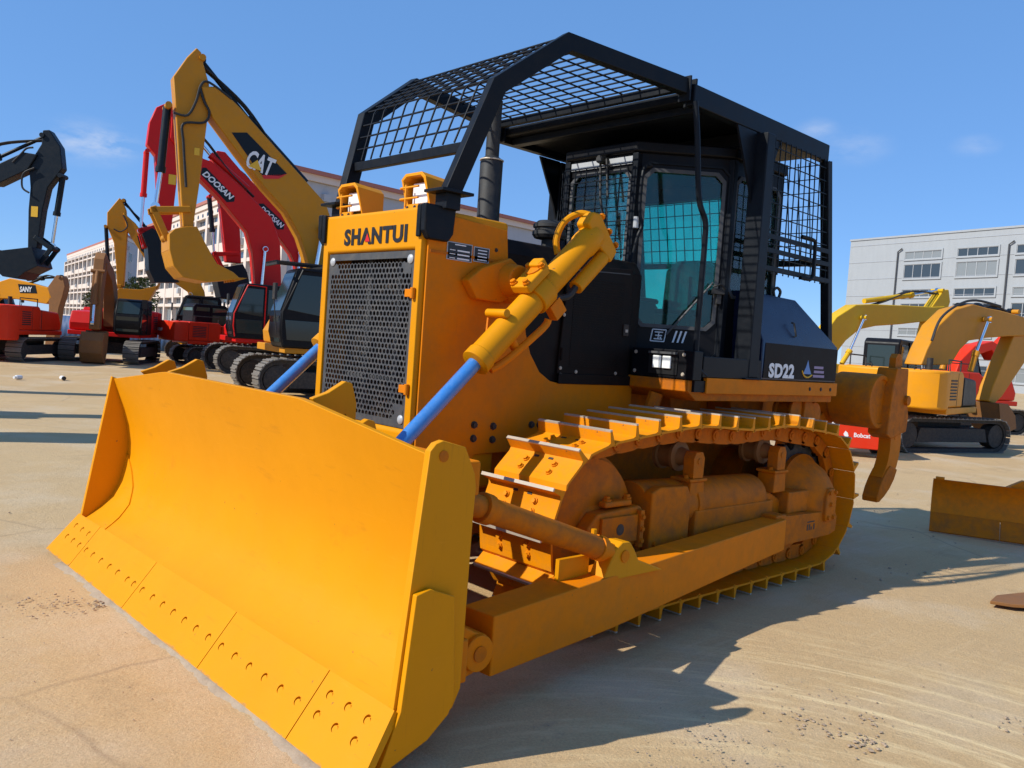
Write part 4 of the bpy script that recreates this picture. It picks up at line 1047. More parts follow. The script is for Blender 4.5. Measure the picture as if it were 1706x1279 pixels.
# ---- cab with glazed openings
PL = [(1.25, 0.33), (0.74, 0.80), (0.06, 0.82), (0.06, -0.82), (0.74, -0.80), (1.25, -0.33)]
b = MB(); b.prism(PL, 1.46, 1.52, 'z'); CAB = b.obj('cab', 'cab_black', DZ)
def cham(u0, u1, z0, z1, c):
    return [(u0 + c, z0), (u1 - c, z0), (u1, z0 + c), (u1, z1 - c), (u1 - c, z1), (u0 + c, z1), (u0, z1 - c), (u0, z0 + c)]
def cab_wall(p, q, wins, ztop=3.02, zlo=1.521, name='cab_wall'):
    p = Vector((p[0], p[1], 0)); q = Vector((q[0], q[1], 0)); x = (q - p).normalized(); y = Vector((x.y, -x.x, 0))
    c = Vector((0.2, 0, 0))
    if y.dot((p + q) / 2 - c) < 0: y = -y
    Mw = Matrix(((x.x, y.x, 0, p.x), (x.y, y.y, 0, p.y), (0, 0, 1, 0), (0, 0, 0, 1))); ln = (q - p).length
    b = MB()
    cuts = [0.0] + [0.5 * (wins[i][1] + wins[i + 1][0]) for i in range(len(wins) - 1)] + [ln]
    for i, (u0, u1, z0, z1) in enumerate(wins):
        a, c_ = cuts[i], cuts[i + 1]
        k = 0.05
        out = [(u0 + k, zlo), (u1 - k, zlo), (c_, z0 + k), (c_, z1 - k), (u1 - k, ztop), (u0 + k, ztop), (a, z1 - k), (a, z0 + k)]
        inn = cham(u0, u1, z0, z1, k)
        b.ring(out, inn, -0.035, 0.0, 'y', Mw)
        for (o1, o2, cnr) in ((0, 7, (a, zlo)), (1, 2, (c_, zlo)), (3, 4, (c_, ztop)), (5, 6, (a, ztop))):
            b.prism([out[o1], cnr, out[o2]], -0.035, 0.0, 'y', Mw)
    W = b.obj(name, 'cab_black', CAB)
    for (u0, u1, z0, z1) in wins:
        b = MB(); b.ring(cham(u0 - 0.018, u1 + 0.018, z0 - 0.018, z1 + 0.018, 0.06), cham(u0 + 0.008, u1 - 0.008, z0 + 0.008, z1 - 0.008, 0.05), 0.001, 0.012, 'y', Mw); b.obj('window_seal', 'grille', W)
        b = MB(); b.prism(cham(u0 + 0.004, u1 - 0.004, z0 + 0.004, z1 - 0.004, 0.05), -0.016, -0.011, 'y', Mw); b.obj('window_pane', 'glass_teal', W)
    return W, Mw
W1, M1 = cab_wall(PL[5], PL[0], [(0.05, 0.61, 2.20, 2.90)])
W2, M2 = cab_wall(PL[0], PL[1], [(0.07, 0.63, 1.80, 2.90)], name='door')
W3, M3 = cab_wall(PL[1], PL[2], [(0.05, 0.30, 2.05, 2.90), (0.36, 0.62, 2.05, 2.90)])
W4, M4 = cab_wall(PL[2], PL[3], [(0.06, 1.58, 1.98, 2.90)])
W5, M5 = cab_wall(PL[3], PL[4], [(0.06, 0.62, 1.98, 2.90)])
W6, M6 = cab_wall(PL[4], PL[5], [(0.06, 0.62, 1.80, 2.90)], name='door')
b = MB(); b.prism([(x * 1.03 if x > 0 else x - 0.03, y * 1.04) for x, y in PL], 3.021, 3.10, 'z'); b.obj('cab_roof', 'cab_black', CAB, bevel=0.015)
b = MB(); b.box((1.255, -0.30, 2.945), (1.265, 0.31, 3.0)); b.obj('roof_strip', 'alu', CAB)
for pp in (PL[0], PL[5], PL[1]):
    b = MB(); b.box((pp[0] - 0.03, pp[1] - 0.03, 1.522), (pp[0] + 0.025, pp[1] + 0.025, 3.02)); b.obj('corner_post', 'black', CAB, bevel=0.008)
def wire_grid(Mw, u0, u1, z0, z1, nu, nz, parent, y=0.05, r=0.0045):
    b = MB()
    for i in range(nu + 1):
        u = u0 + (u1 - u0) * i / nu; b.tube([Mw @ Vector((u, y, z0)), Mw @ Vector((u, y, z1))], r, 4)
    for i in range(nz + 1):
        z = z0 + (z1 - z0) * i / nz; b.tube([Mw @ Vector((u0, y + 0.006, z)), Mw @ Vector((u1, y + 0.006, z))], r, 4)
    return tag(b.obj('wire_mesh', 'black', parent, smooth=False), kind='stuff')
wire_grid(M1, 0.0, 0.66, 2.12, 2.94, 6, 8, W1)
wire_grid(M5, 0.03, 0.65, 1.95, 2.94, 6, 9, W5)
wire_grid(M6, 0.03, 0.66, 1.78, 2.94, 6, 11, W6)
# wiper on the front window, rail and handles on the door
b = MB(); b.tube([M1 @ Vector((0.36, 0.06, 2.99)), M1 @ Vector((0.40, 0.075, 2.70)), M1 @ Vector((0.47, 0.065, 2.42))], 0.010, 6); b.tube([M1 @ Vector((0.42, 0.06, 2.99)), M1 @ Vector((0.47, 0.075, 2.70))], 0.009, 6); b.tube([M1 @ Vector((0.455, 0.06, 2.62)), M1 @ Vector((0.50, 0.06, 2.28))], 0.007, 5); b.obj('wiper', 'rubber', W1)
b = MB(); b.cyl(M1 @ Vector((0.38, 0.01, 2.985)), M1 @ Vector((0.38, 0.10, 2.985)), 0.03, n=10); b.obj('wiper_motor', 'rubber', W1)
b = MB(); b.tube([M2 @ Vector((0.10, 0.03, 2.93)), M2 @ Vector((0.04, 0.05, 2.88)), M2 @ Vector((0.035, 0.05, 2.60)), M2 @ Vector((0.06, 0.055, 2.50)), M2 @ Vector((0.03, 0.06, 2.40)), M2 @ Vector((0.0, 0.05, 2.15)), M2 @ Vector((0.03, 0.03, 1.9))], 0.013, 8, sub=4); b.obj('grab_rail', 'black', W2)
b = MB(); b.tube([M2 @ Vector((0.30, 0.03, 1.74)), M2 @ Vector((0.60, 0.05, 2.13))], 0.008, 6); b.obj('gas_strut', 'grille', W2)
b = MB(); b.cyl(M2 @ Vector((0.02, 0.03, 2.48)), M2 @ Vector((0.02, 0.03, 2.56)), 0.022, n=10); b.obj('hinge', 'alu', W2)
b = MB(); b.box((0.60, 0.018, 2.05), (0.69, 0.06, 2.09), M2); b.box((0.635, 0.018, 1.98), (0.67, 0.05, 2.05), M2); b.tube([M2 @ Vector((0.60, 0.06, 2.10)), M2 @ Vector((0.65, 0.09, 2.12)), M2 @ Vector((0.69, 0.06, 2.09))], 0.008, 6); b.obj('door_lock', 'rubber', W2, bevel=0.004)
b = MB(); b.ring(cham(0.02, 0.68, 1.56, 2.96, 0.06), cham(0.033, 0.667, 1.573, 2.947, 0.055), 0.001, 0.016, 'y', M2); b.obj('door_rim', 'black', W2)
xd = -(M2.to_3x3() @ Vector((1, 0, 0))); xd = -xd
lc = M2 @ Vector((0.33, 0.003, 1.735))
# emission mark: a boxed character drawn as strokes, and the numeral
def strokes(lines, o, sx, sy, r=0.005):
    b = MB()
    for ln_ in lines: b.tube([M2 @ Vector((o[0] + x * sx, 0.004, o[1] + y * sy)) for x, y in ln_], r, 5)
    return b.obj('lettering', 'letter_white', W2)
strokes([[(0.0, 0.0), (0.12, 1.0)], [(0.12, 1.0), (1.12, 1.0)], [(1.12, 1.0), (1.0, 0.0)], [(0.0, 0.0), (1.0, 0.0)], [(0.3, 0.78), (0.9, 0.78)], [(0.33, 0.5), (0.84, 0.5)], [(0.25, 0.2), (0.86, 0.2)], [(0.6, 0.78), (0.55, 0.2)], [(0.68, 0.38), (0.78, 0.28)]], (0.19, 1.685), 0.10, 0.085, 0.0045)
lettering('III', 'letter_white', W2, M2 @ Vector((0.40, 0.003, 1.727)), M2.to_3x3() @ Vector((1, 0, 0)), (0, 0, 1), 0.105, 0.085, 0.003, shear=0.25)
# seat, console and levers inside
b = MB(); b.box((0.05, -0.26, 1.80), (0.50, 0.26, 1.92)); b.prism([(-0.26, 0.0), (0.26, 0.0), (0.24, 0.42), (0.13, 0.50), (-0.13, 0.50), (-0.24, 0.42)], -0.08, 0.06, 'x', Matrix.Translation((0.0, 0.0, 1.9))); b.box((0.05, -0.34, 2.02), (0.42, -0.28, 2.07)); b.box((0.05, 0.28, 2.02), (0.42, 0.34, 2.07)); b.obj('seat', 'rubber', CAB, bevel=0.03)
b = MB(); b.box((0.80, -0.40, 1.55), (1.05, 0.25, 1.98)); b.tube([(0.85, 0.05, 2.0), (0.80, 0.08, 2.35)], 0.012, 6); b.tube([(0.6, 0.42, 1.7), (0.62, 0.42, 2.2)], 0.014, 6); b.obj('console', 'rubber', CAB, bevel=0.02)

# ---- rollover canopy
b = MB()
b.box((-0.33, -0.925, 3.245), (1.46, 0.925, 3.315))
CN = b.obj('canopy_roof', 'black', DZ, bevel=0.012)
for s in (1, -1):
    b = MB(); b.box((-0.345, s * 0.925 - 0.035, 3.20), (1.50, s * 0.925 + 0.035, 3.335)); b.obj('roof_beam', 'black', CN, bevel=0.008)
    b = MB(); b.prism([(0.60, 1.47), (0.735, 1.47), (0.735, 3.19), (0.63, 3.19)], s * 0.925, s * 1.055); PO = b.obj('post', 'black', CN, bevel=0.010)
    b = MB(); b.prism([(0.736, 3.195), (0.98, 3.195), (0.77, 2.80), (0.736, 2.70)], s * 0.945, s * 0.962); b.prism([(0.629, 3.195), (0.40, 3.195), (0.59, 2.80), (0.622, 2.7)], s * 0.945, s * 0.962); b.obj('gusset', 'black', CN)
    b = MB(); b.box((0.57, s * 0.90, 1.4595), (0.80, s * 1.075, 1.469)); b.obj('post_foot', 'black', CN, bevel=0.003)
    for x in (0.47, 0.53): 
        pass
    # mesh side panel behind the post
    Ms = Matrix(((1, 0, 0, 0), (0, s, 0, 0), (0, 0, 1, 0), (0, 0, 0, 1)))
    b = MB(); b.beam([(-0.315, s * 0.955, 3.20), (-0.60, s * 0.945, 1.78)], (0, 1, 0), 0.035, 0.035); b.obj('rear_post', 'black', CN, bevel=0.006)
    b = MB()
    for z in (2.50, 2.40, 2.27): b.box((-0.46 - (3.2 - z) * 0.02, s * 0.972, z - 0.012), (0.60, s * 0.985, z + 0.022))
    b.obj('guard_rail', 'black', CN)
    b = MB()
    for i in range(13):
        x = 0.56 - i * 0.075 
        b.tube([(x, s * 0.968, 3.21), (x - 0.10 * i / 12, s * 0.968, 2.24)], 0.0048, 4)
    for i in range(10):
        z = 3.14 - i * 0.098; b.tube([(0.60, s * 0.974, z), (-0.33 - (3.2 - z) * 0.2, s * 0.974, z)], 0.0048, 4)
    tag(b.obj('wire_mesh', 'black', CN, smooth=False), kind='stuff')
    b = MB(); b.tube([(0.05, s * 1.0, 2.56), (-0.10, s * 1.02, 2.55), (-0.13, s * 1.02, 2.50), (-0.13, s * 1.02, 2.30), (-0.10, s * 1.02, 2.25), (0.02, s * 1.0, 2.25)], 0.014, 8, sub=4); b.obj('grab_rail', 'black', CN)
    # bent hand rail from the roof corner to the step
    b = MB(); b.tube([(1.50, s * 0.97, 3.22), (1.47, s * 0.985, 3.0), (1.42, s * 1.0, 2.62), (1.36, s * 1.02, 2.48), (1.345, s * 1.02, 2.35), (1.345, s * 1.02, 2.05), (1.345, s * 1.02, 1.62), (1.32, s * 1.03, 1.52), (1.24, s * 1.035, 1.47)], 0.019, 10, sub=5); b.obj('hand_rail', 'black', CN)
    b = MB(); b.box((1.462, s * 0.905 - 0.045, 3.20), (1.478, s * 0.905 + 0.045, 3.375)); b.box((1.525, s * 0.905 - 0.045, 3.22), (1.54, s * 0.905 + 0.045, 3.38)); b.obj('joint_flange', 'black', CN, bevel=0.003)
# rear mesh
b = MB()
for i in range(20):
    y = -0.90 + 1.80 * i / 19; b.tube([(-0.325, y, 3.21), (-0.48, y, 2.45)], 0.0048, 4)
for i in range(8):
    t = i / 7; b.tube([(-0.325 - 0.155 * t, -0.93, 3.18 - 0.72 * t), (-0.325 - 0.155 * t, 0.93, 3.18 - 0.72 * t)], 0.0048, 4)
tag(b.obj('wire_mesh', 'black', CN, smooth=False), kind='stuff')
b = MB(); b.box((-0.51, -0.93, 2.40), (-0.47, 0.93, 2.45)); b.obj('rear_bar', 'black', CN)
b = MB(); b.box((1.30, -0.88, 3.19), (1.38, 0.88, 3.244)); b.box((0.50, -0.88, 3.14), (0.62, 0.88, 3.244)); b.obj('roof_cross_member', 'black', CN, bevel=0.006)

# ---- crawler tracks
SPX, IDX, CZ, RP = -0.13, 2.375, 0.585, 0.44
def track_path():
    pts = []
    for i in range(25):
        a = -pi / 2 - pi * i / 24 * 0.97
        pts.append((SPX + RP * cos(a), CZ + RP * sin(a)))
    for x, z in ((0.15, 1.055), (0.45, 1.095), (0.75, 1.075), (1.05, 1.068), (1.30, 1.09), (1.55, 1.105), (1.85, 1.085), (2.10, 1.06)): pts.append((x, z))
    for i in range(25):
        a = pi / 2 - pi * i / 24
        pts.append((IDX + RP * cos(a), CZ + RP * sin(a)))
    return pts
pth = track_path()
# resample by arc length
cum = [0.0]
clo = pth + [pth[0]]
for i in range(len(clo) - 1): cum.append(cum[-1] + math.dist(clo[i], clo[i + 1]))
def at_len(s_):
    s_ %= cum[-1]
    for i in range(len(clo) - 1):
        if cum[i + 1] >= s_:
            t = (s_ - cum[i]) / (cum[i + 1] - cum[i]); return (clo[i][0] + (clo[i + 1][0] - clo[i][0]) * t, clo[i][1] + (clo[i + 1][1] - clo[i][1]) * t)
    return clo[0]
NS = int(round(cum[-1] / 0.207)); PI_ = cum[-1] / NS
# shoe in local axes: x along travel, z outwards, y across
sb = MB()
sp = [(-0.103, 0.052), (-0.060, 0.056), (0.085, 0.056), (0.112, 0.045), (0.122, 0.047), (0.100, 0.068), (0.070, 0.070), (-0.045, 0.070), (-0.066, 0.078), (-0.074, 0.138), (-0.092, 0.138), (-0.098, 0.078)]
# split the profile so the grouser tip gets bare steel
sb.prism(sp, -0.28, 0.28)
sb.mi = 1
sb.box((-0.0925, -0.2805, 0.1375), (-0.0735, 0.2805, 0.1465))
sb.mi = 0
for x in (-0.012, 0.045):
    for y in (-0.11, 0.11): sb.bolt((x, y, 0.070), (0, 0, 1), 0.0145, 0.02)
for y in (-0.055, 0.055): 
    sb.mi = 2; sb.box((-0.058, y - 0.018, 0.0715), (-0.04, y + 0.018, 0.0735)); sb.mi = 0
shoe_me = sb.mesh('track_shoe', ['shoe_yellow', 'steel', 'dark'])
lb = MB()
lp = [(-0.125, -0.045), (-0.06, -0.058), (0.06, -0.058), (0.125, -0.045), (0.135, 0.0), (0.115, 0.035), (0.06, 0.050), (-0.06, 0.050), (-0.115, 0.035), (-0.135, 0.0)]
for y in (-0.085, 0.085):
    lb.prism(lp, y - 0.022, y + 0.022)
    lb.cyl((-PI_ / 2, y - 0.034, 0), (-PI_ / 2, y + 0.034, 0), 0.036, n=12)
    lb.cyl((-PI_ / 2, y - 0.040, 0), (-PI_ / 2, y + 0.040, 0), 0.018, n=10)
    for x in (-0.03, 0.05): lb.box((x - 0.016, y - 0.0235, 0.0), (x + 0.016, y + 0.0235, 0.03))
lb.cyl((-PI_ / 2, -0.10, 0), (-PI_ / 2, 0.10, 0), 0.024, n=10)
link_me = lb.mesh('track_link', ['frame_yellow'])
for s in (1, -1):
    TR = empty('track', (0, 0, 0), parent=DZ)
    for k in range(NS):
        p, q = at_len(k * PI_ + 0.03), at_len((k + 1) * PI_ + 0.03)
        d = Vector((q[0] - p[0], 0, q[1] - p[1])).normalized(); nr = Vector((-d.z, 0, d.x))
        c = Vector(((p[0] + q[0]) / 2, s * 1.0, (p[1] + q[1]) / 2))
        if nr.dot(c - Vector((1.1, s * 1.0, 0.585))) < 0 and not (0.2 < c.x < 2.1): nr = -nr
        if 0.2 < c.x < 2.1: nr = Vector((-d.z, 0, d.x)) if (Vector((-d.z, 0, d.x)).z > 0) == (c.z > 0.6) else -Vector((-d.z, 0, d.x))
        yv = nr.cross(d)
        Mx = Matrix(((d.x, yv.x, nr.x, c.x), (d.y, yv.y, nr.y, c.y), (d.z, yv.z, nr.z, c.z), (0, 0, 0, 1)))
        for nm, me in (('track_shoe', shoe_me), ('track_link', link_me)):
            o = bpy.data.objects.new(nm, me); COL.objects.link(o); o.parent = TR; o.matrix_basis = Mx

    # ---- track frame and wheels
    b = MB()
    fr = [(2.02, 0.40), (2.02, 0.60), (1.95, 0.665), (0.50, 0.665), (0.35, 0.60), (0.30, 0.40), (0.40, 0.32), (1.95, 0.32)]
    b.prism(fr, s * 0.83, s * 1.17); TF = b.obj('track_frame', 'frame_yellow', DZ, bevel=0.02)
    b = MB(); b.cyl((0.62, s * 1.06, 0.63), (1.98, s * 1.06, 0.66), 0.155, n=24); b.cyl((1.40, s * 1.06, 0.648), (1.46, s * 1.06, 0.648), 0.165, n=24); b.obj('recoil_cover', 'frame_yellow', TF, bevel=0.006)
    b = MB(); b.prism([(1.98, 0.42), (1.98, 0.77), (1.90, 0.80), (1.62, 0.79), (1.58, 0.72), (1.58, 0.42)], s * 1.17, s * 1.235); b.obj('front_cover', 'frame_yellow', TF, bevel=0.012)
    b = MB(); b.prism([(1.50, 0.42), (1.50, 0.62), (0.55, 0.62), (0.55, 0.42)], s * 1.17, s * 1.225); b.obj('side_cover', 'frame_yellow', TF, bevel=0.012)
    bolts([(x, s * 1.235 if x > 1.5 else s * 1.225, 0.46) for x in (1.93, 1.65, 1.44, 0.95)], (0, s, 0), TF, 0.014, 0.014, 'frame_yellow')
    # idler yoke
    b = MB(); b.prism([(2.50, 0.50), (2.52, 0.60), (2.44, 0.68), (2.06, 0.70), (2.02, 0.66), (2.02, 0.47), (2.40, 0.46)], s * 1.125, s * 1.215); b.box((2.12, s * 1.14, 0.701), (2.36, s * 1.20, 0.738)); b.obj('idler_yoke', 'frame_yellow', TF, bevel=0.014)
    b = MB(); b.box((2.10, s * 1.216, 0.50), (2.42, s * 1.235, 0.655)); b.box((2.06, s * 1.216, 0.46), (2.095, s * 1.25, 0.68)); b.obj('yoke_plate', 'frame_yellow', TF, bevel=0.004)
    bolts([(x, s * 1.17, 0.738) for x in (2.14, 2.32)], (0, 0, 1), TF, 0.020, 0.028, 'frame_yellow')
    bolts([(2.078, s * 1.25, z) for z in (0.50, 0.57, 0.64)], (0, s, 0), TF, 0.014, 0.012, 'frame_yellow')
    b = MB(); b.cyl((2.26, s * 1.235, 0.58), (2.26, s * 1.237, 0.58), 0.033, n=16); b.obj('yoke_port', 'core', TF)
    # carrier rollers on posts
    for x in (1.47, 0.43):
        b = MB(); b.prism([(x - 0.085, 0.66), (x + 0.085, 0.66), (x + 0.075, 0.80), (x - 0.075, 0.80)], s * 1.06, s * 1.20); b.box((x - 0.095, s * 1.05, 0.80), (x + 0.095, s * 1.21, 0.822)); b.obj('roller_post', 'frame_yellow', TF, bevel=0.008)
        b = MB(); b.prism([(x - 0.055, 0.823), (x + 0.055, 0.823), (x + 0.06, 0.95), (x + 0.035, 0.99), (x - 0.035, 0.99), (x - 0.06, 0.95)], s * 1.12, s * 1.20); b.cyl((x, s * 1.20, 0.93), (x, s * 1.206, 0.93), 0.02, n=12); b.obj('roller_bracket', 'frame_yellow', TF, bevel=0.010)
        b = MB(); b.lathe([(0.04, -0.10), (0.10, -0.10), (0.10, -0.075), (0.082, -0.07), (0.082, 0.02), (0.10, 0.025), (0.10, 0.05), (0.06, 0.055), (0.045, 0.12)], (x, s * 1.0, 0.945), (0, s, 0), 24); b.obj('carrier_roller', 'rust', TF)
        bolts([(x + dx, s * 1.16, 0.822) for dx in (-0.075, 0.075)], (0, 0, 1), TF, 0.014, 0.02, 'frame_yellow')
    # bottom rollers and rock guard
    for i in range(6):
        x = 0.28 + i * 0.345
        b = MB(); b.lathe([(0.05, -0.16), (0.115, -0.16), (0.115, -0.13), (0.095, -0.125), (0.095, 0.125), (0.115, 0.13), (0.115, 0.16), (0.05, 0.17)], (x, s * 1.0, 0.315), (0, s, 0), 20); b.obj('track_roller', 'rust', TF)
    b = MB(); b.prism([(2.35, 0.24), (2.25, 0.40), (0.10, 0.40), (0.02, 0.30), (0.30, 0.205), (2.15, 0.205)], s * 1.18, s * 1.20); b.obj('rock_guard', 'frame_yellow', TF, bevel=0.004)
    # trunnion plate behind the push arm
    b = MB(); b.prism([(0.66, 0.30), (0.66, 0.515), (-0.26, 0.49), (-0.31, 0.44), (-0.30, 0.33), (-0.20, 0.305)], s * 1.22, s * 1.30); b.obj('trunnion_plate', 'frame_yellow', TF, bevel=0.006)
    b = MB(); b.box((0.56, s * 1.16, 0.28), (0.70, s * 1.345, 0.54)); b.obj('trunnion_block', 'frame_yellow', TF, bevel=0.012)
    b = MB(); b.prism([(0.36, 0.50), (0.36, 0.66), (0.05, 0.66), (0.0, 0.60), (-0.05, 0.50)], s * 1.10, s * 1.24); b.obj('rear_cover', 'frame_yellow', TF, bevel=0.012)
    if s == 1:
        b = MB()
        for i, xx in enumerate((0.16, 0.13, 0.10, 0.06)): b.box((xx - 0.012, 1.3005, 0.375), (xx + 0.006, 1.3015, 0.42 if i != 2 else 0.40))
        b.box((0.055, 1.3005, 0.432), (0.165, 1.3015, 0.442)); b.obj('stencil_mark', 'core', TF)
    # ---- idler and sprocket
    b = MB(); b.lathe([(0.05, -0.13), (0.10, -0.13), (0.12, -0.07), (0.36, -0.085), (0.385, -0.085), (0.39, -0.045), (0.415, -0.04), (0.415, 0.04), (0.39, 0.045), (0.385, 0.085), (0.34, 0.095), (0.30, 0.11), (0.12, 0.115), (0.10, 0.13)], (IDX, s * 1.0, CZ), (0, s, 0), 48); b.obj('idler', 'frame_yellow', DZ)
    b = MB(); pg = []
    nt_ = 13
    for i in range(nt_ * 4):
        a = 2 * pi * i / (nt_ * 4); r = (0.455, 0.44, 0.365, 0.365)[i % 4]
        pg.append((SPX + r * cos(a), CZ + r * sin(a)))
    b.prism(pg, s * 0.965, s * 1.035); SPK = b.obj('sprocket', 'dark', DZ, bevel=0.006)
    b = MB(); b.lathe([(0.335, 0.03), (0.335, 0.07), (0.31, 0.09), (0.25, 0.20), (0.17, 0.27), (0.12, 0.285), (0.10, 0.30), (0.02, 0.30)], (SPX, s * 1.0, CZ - 0.02), (0, s, 0), 40); b.obj('hub_cover', 'frame_yellow', SPK)
    b = MB(); b.prism([(SPX - 0.09, 0.42), (SPX + 0.05, 0.42), (SPX + 0.065, 0.48), (SPX + 0.065, 0.60), (SPX + 0.03, 0.67), (SPX - 0.06, 0.67), (SPX - 0.10, 0.60), (SPX - 0.10, 0.46)], s * 1.27, s * 1.325); b.obj('bearing_cap', 'frame_yellow', SPK, bevel=0.012)
    bolts([(SPX + x - 0.005, s * 1.325, z) for x, z in ((-0.05, 0.45), (0.03, 0.45), (0.0, 0.55), (-0.06, 0.64), (0.03, 0.64))], (0, s, 0), SPK, 0.014, 0.014, 'frame_yellow')

# ---- winch-like hose drums by the rear axle
b = MB()
for x, z in ((-0.22, 1.22), (-0.52, 1.19)):
    b.lathe([(0.03, 0.0), (0.10, 0.0), (0.10, 0.02), (0.075, 0.03), (0.075, 0.13), (0.10, 0.14), (0.10, 0.16), (0.05, 0.165)], (x, 0.78, z), (0, 1, 0), 24)
HB = b.obj('pipe_coupling', 'frame_yellow', DZ)
b = MB(); b.prism([(-0.28, 1.06), (-0.30, 1.30), (-0.42, 1.30), (-0.52, 1.18), (-0.46, 1.06)], 0.86, 0.965); b.obj('coupling_plate', 'frame_yellow', HB, bevel=0.01)

# ---- ripper
b = MB(); b.lathe([(0.12, 0.0), (0.225, 0.0), (0.235, 0.02), (0.225, 1.70), (0.245, 1.72), (0.245, 2.08), (0.235, 2.10), (0.20, 2.10), (0.198, 2.085), (0.02, 2.085)], (-1.52, -1.05, 1.31), (0, 1, 0), 40); RP_ = b.obj('ripper', 'frame_yellow', DZ, bevel=0.004)
for y in (1.02, 0.0, -1.02):
    b = MB(); b.prism([(-1.56, 1.02), (-1.66, 0.98), (-1.98, 1.04), (-2.00, 1.18), (-1.93, 1.36), (-1.91, 1.62), (-1.66, 1.62), (-1.60, 1.44)], y - 0.09, y + 0.09); b.obj('shank_pocket', 'frame_yellow', RP_, bevel=0.012)
    b = MB(); b.prism([(-1.88, 1.62), (-1.88, 1.71), (-1.84, 1.75), (-1.79, 1.75), (-1.75, 1.71), (-1.75, 1.62)], y - 0.03, y + 0.03); b.cyl((-1.815, y + 0.03, 1.70), (-1.815, y + 0.032, 1.70), 0.02, n=12); b.obj('shank_head', 'frame_yellow', RP_, bevel=0.006)
    b = MB(); b.prism([(-1.95, 1.03), (-1.965, 0.93), (-1.955, 0.82), (-1.92, 0.72), (-1.86, 0.63), (-1.76, 0.56), (-1.62, 0.63), (-1.68, 0.70), (-1.72, 0.78), (-1.74, 0.88), (-1.735, 1.03)], y - 0.055, y + 0.055); b.cyl((-1.83, y + 0.0551, 0.98), (-1.83, y + 0.058, 0.98), 0.018, n=12); b.obj('shank', 'yellow_dusty_shade', RP_, bevel=0.016)
    b = MB(); b.prism([(-1.91, 0.69), (-1.86, 0.60), (-1.78, 0.52), (-1.68, 0.455), (-1.58, 0.41), (-1.53, 0.41), (-1.52, 0.45), (-1.56, 0.54), (-1.62, 0.62), (-1.69, 0.69), (-1.76, 0.73)], y - 0.07, y + 0.07); b.obj('ripper_tip', 'frame_yellow', RP_, bevel=0.010)
    b = MB(); b.cyl((-1.90, y - 0.11, 1.33), (-1.90, y + 0.12, 1.33), 0.045, n=16); b.obj('shank_pin', 'frame_yellow', RP_, bevel=0.004)
for y in (-0.55, 0.55):
    b = MB(); b.beam([(-0.74, y, 0.72), (-1.55, y, 1.18)], (0, 1, 0), 0.06, 0.09); b.obj('ripper_link', 'frame_yellow', RP_, bevel=0.01)
    b = MB(); b.cyl((-0.74, y * 0.6, 1.25), (-1.15, y * 0.6, 1.35), 0.07, n=16); b.cyl((-1.15, y * 0.6, 1.35), (-1.52, y * 0.6, 1.42), 0.035, n=14); b.obj('ripper_cylinder', 'frame_yellow', RP_)

# ------------------------------------------------------------------ excavators
def rounded_loop(L_, h, n=10):
    r = h / 2; pts = []
    for i in range(n + 1):
        a = -pi / 2 + pi * i / n; pts.append((L_ / 2 - r + r * cos(a), r + r * sin(a)))
    for i in range(n + 1):
        a = pi / 2 + pi * i / n; pts.append((-L_ / 2 + r + r * cos(a), r + r * sin(a)))
    return pts

def make_track(root, y, s, L_=4.0, h=0.88, wd=0.58, body='dark', shoes='track_grey'):
    L_, h, wd, y = L_ * s, h * s, wd * s, y * s
    lp = rounded_loop(L_, h, 8)
    b = MB()
    inner = [(x * (L_ - 0.18 * s) / L_, h / 2 + (z - h / 2) * (h - 0.18 * s) / h) for x, z in lp]
    b.ring(lp, inner, y - wd * 0.3, y + wd * 0.3, 'y')
    T = b.obj('track', body, root)
    # shoes as separate bars round the loop
    b = MB(); per = [0]
    cl = lp + [lp[0]]
    for i in range(len(cl) - 1): per.append(per[-1] + math.dist(cl[i], cl[i + 1]))
    n = int(per[-1] / (0.19 * s))
    for k in range(n):
        q = per[-1] * k / n; i = max(j for j in range(len(per)) if per[j] <= q); i = min(i, len(cl) - 2)
        t = (q - per[i]) / (per[i + 1] - per[i]); px_ = cl[i][0] + (cl[i + 1][0] - cl[i][0]) * t; pz = cl[i][1] + (cl[i + 1][1] - cl[i][1]) * t
        d = Vector((cl[i + 1][0] - cl[i][0], 0, cl[i + 1][1] - cl[i][1])).normalized(); nr = Vector((d.z, 0, -d.x))
        Mx = Matrix(((d.x, 0, nr.x, px_), (0, 1, 0, y), (d.z, 0, nr.z, pz), (0, 0, 0, 1)))
        b.box((-0.085 * s, -wd / 2, 0.0), (0.085 * s, wd / 2, 0.025 * s), Mx); b.box((-0.02 * s, -wd / 2, 0.025 * s), (0.015 * s, wd / 2, 0.05 * s), Mx)
    tag(b.obj('track_shoes', shoes, T, smooth=False), kind='stuff')
    b = MB(); b.prism([(-L_ * 0.33, h * 0.3), (L_ * 0.33, h * 0.3), (L_ * 0.30, h * 0.72), (-L_ * 0.30, h * 0.72)], y - wd * 0.22, y + wd * 0.36); b.obj('track_frame', body, T, bevel=0.01)
    for x in (-L_ / 2 + h / 2, L_ / 2 - h / 2):
        b = MB(); b.lathe([(0.05 * s, -0.17 * s), (h * 0.36, -0.15 * s), (h * 0.36, 0.15 * s), (0.12 * s, 0.19 * s), (0.05 * s, 0.19 * s)], (x, y, h / 2), (0, 1, 0), 20); b.obj('track_wheel', body, T)
    return T

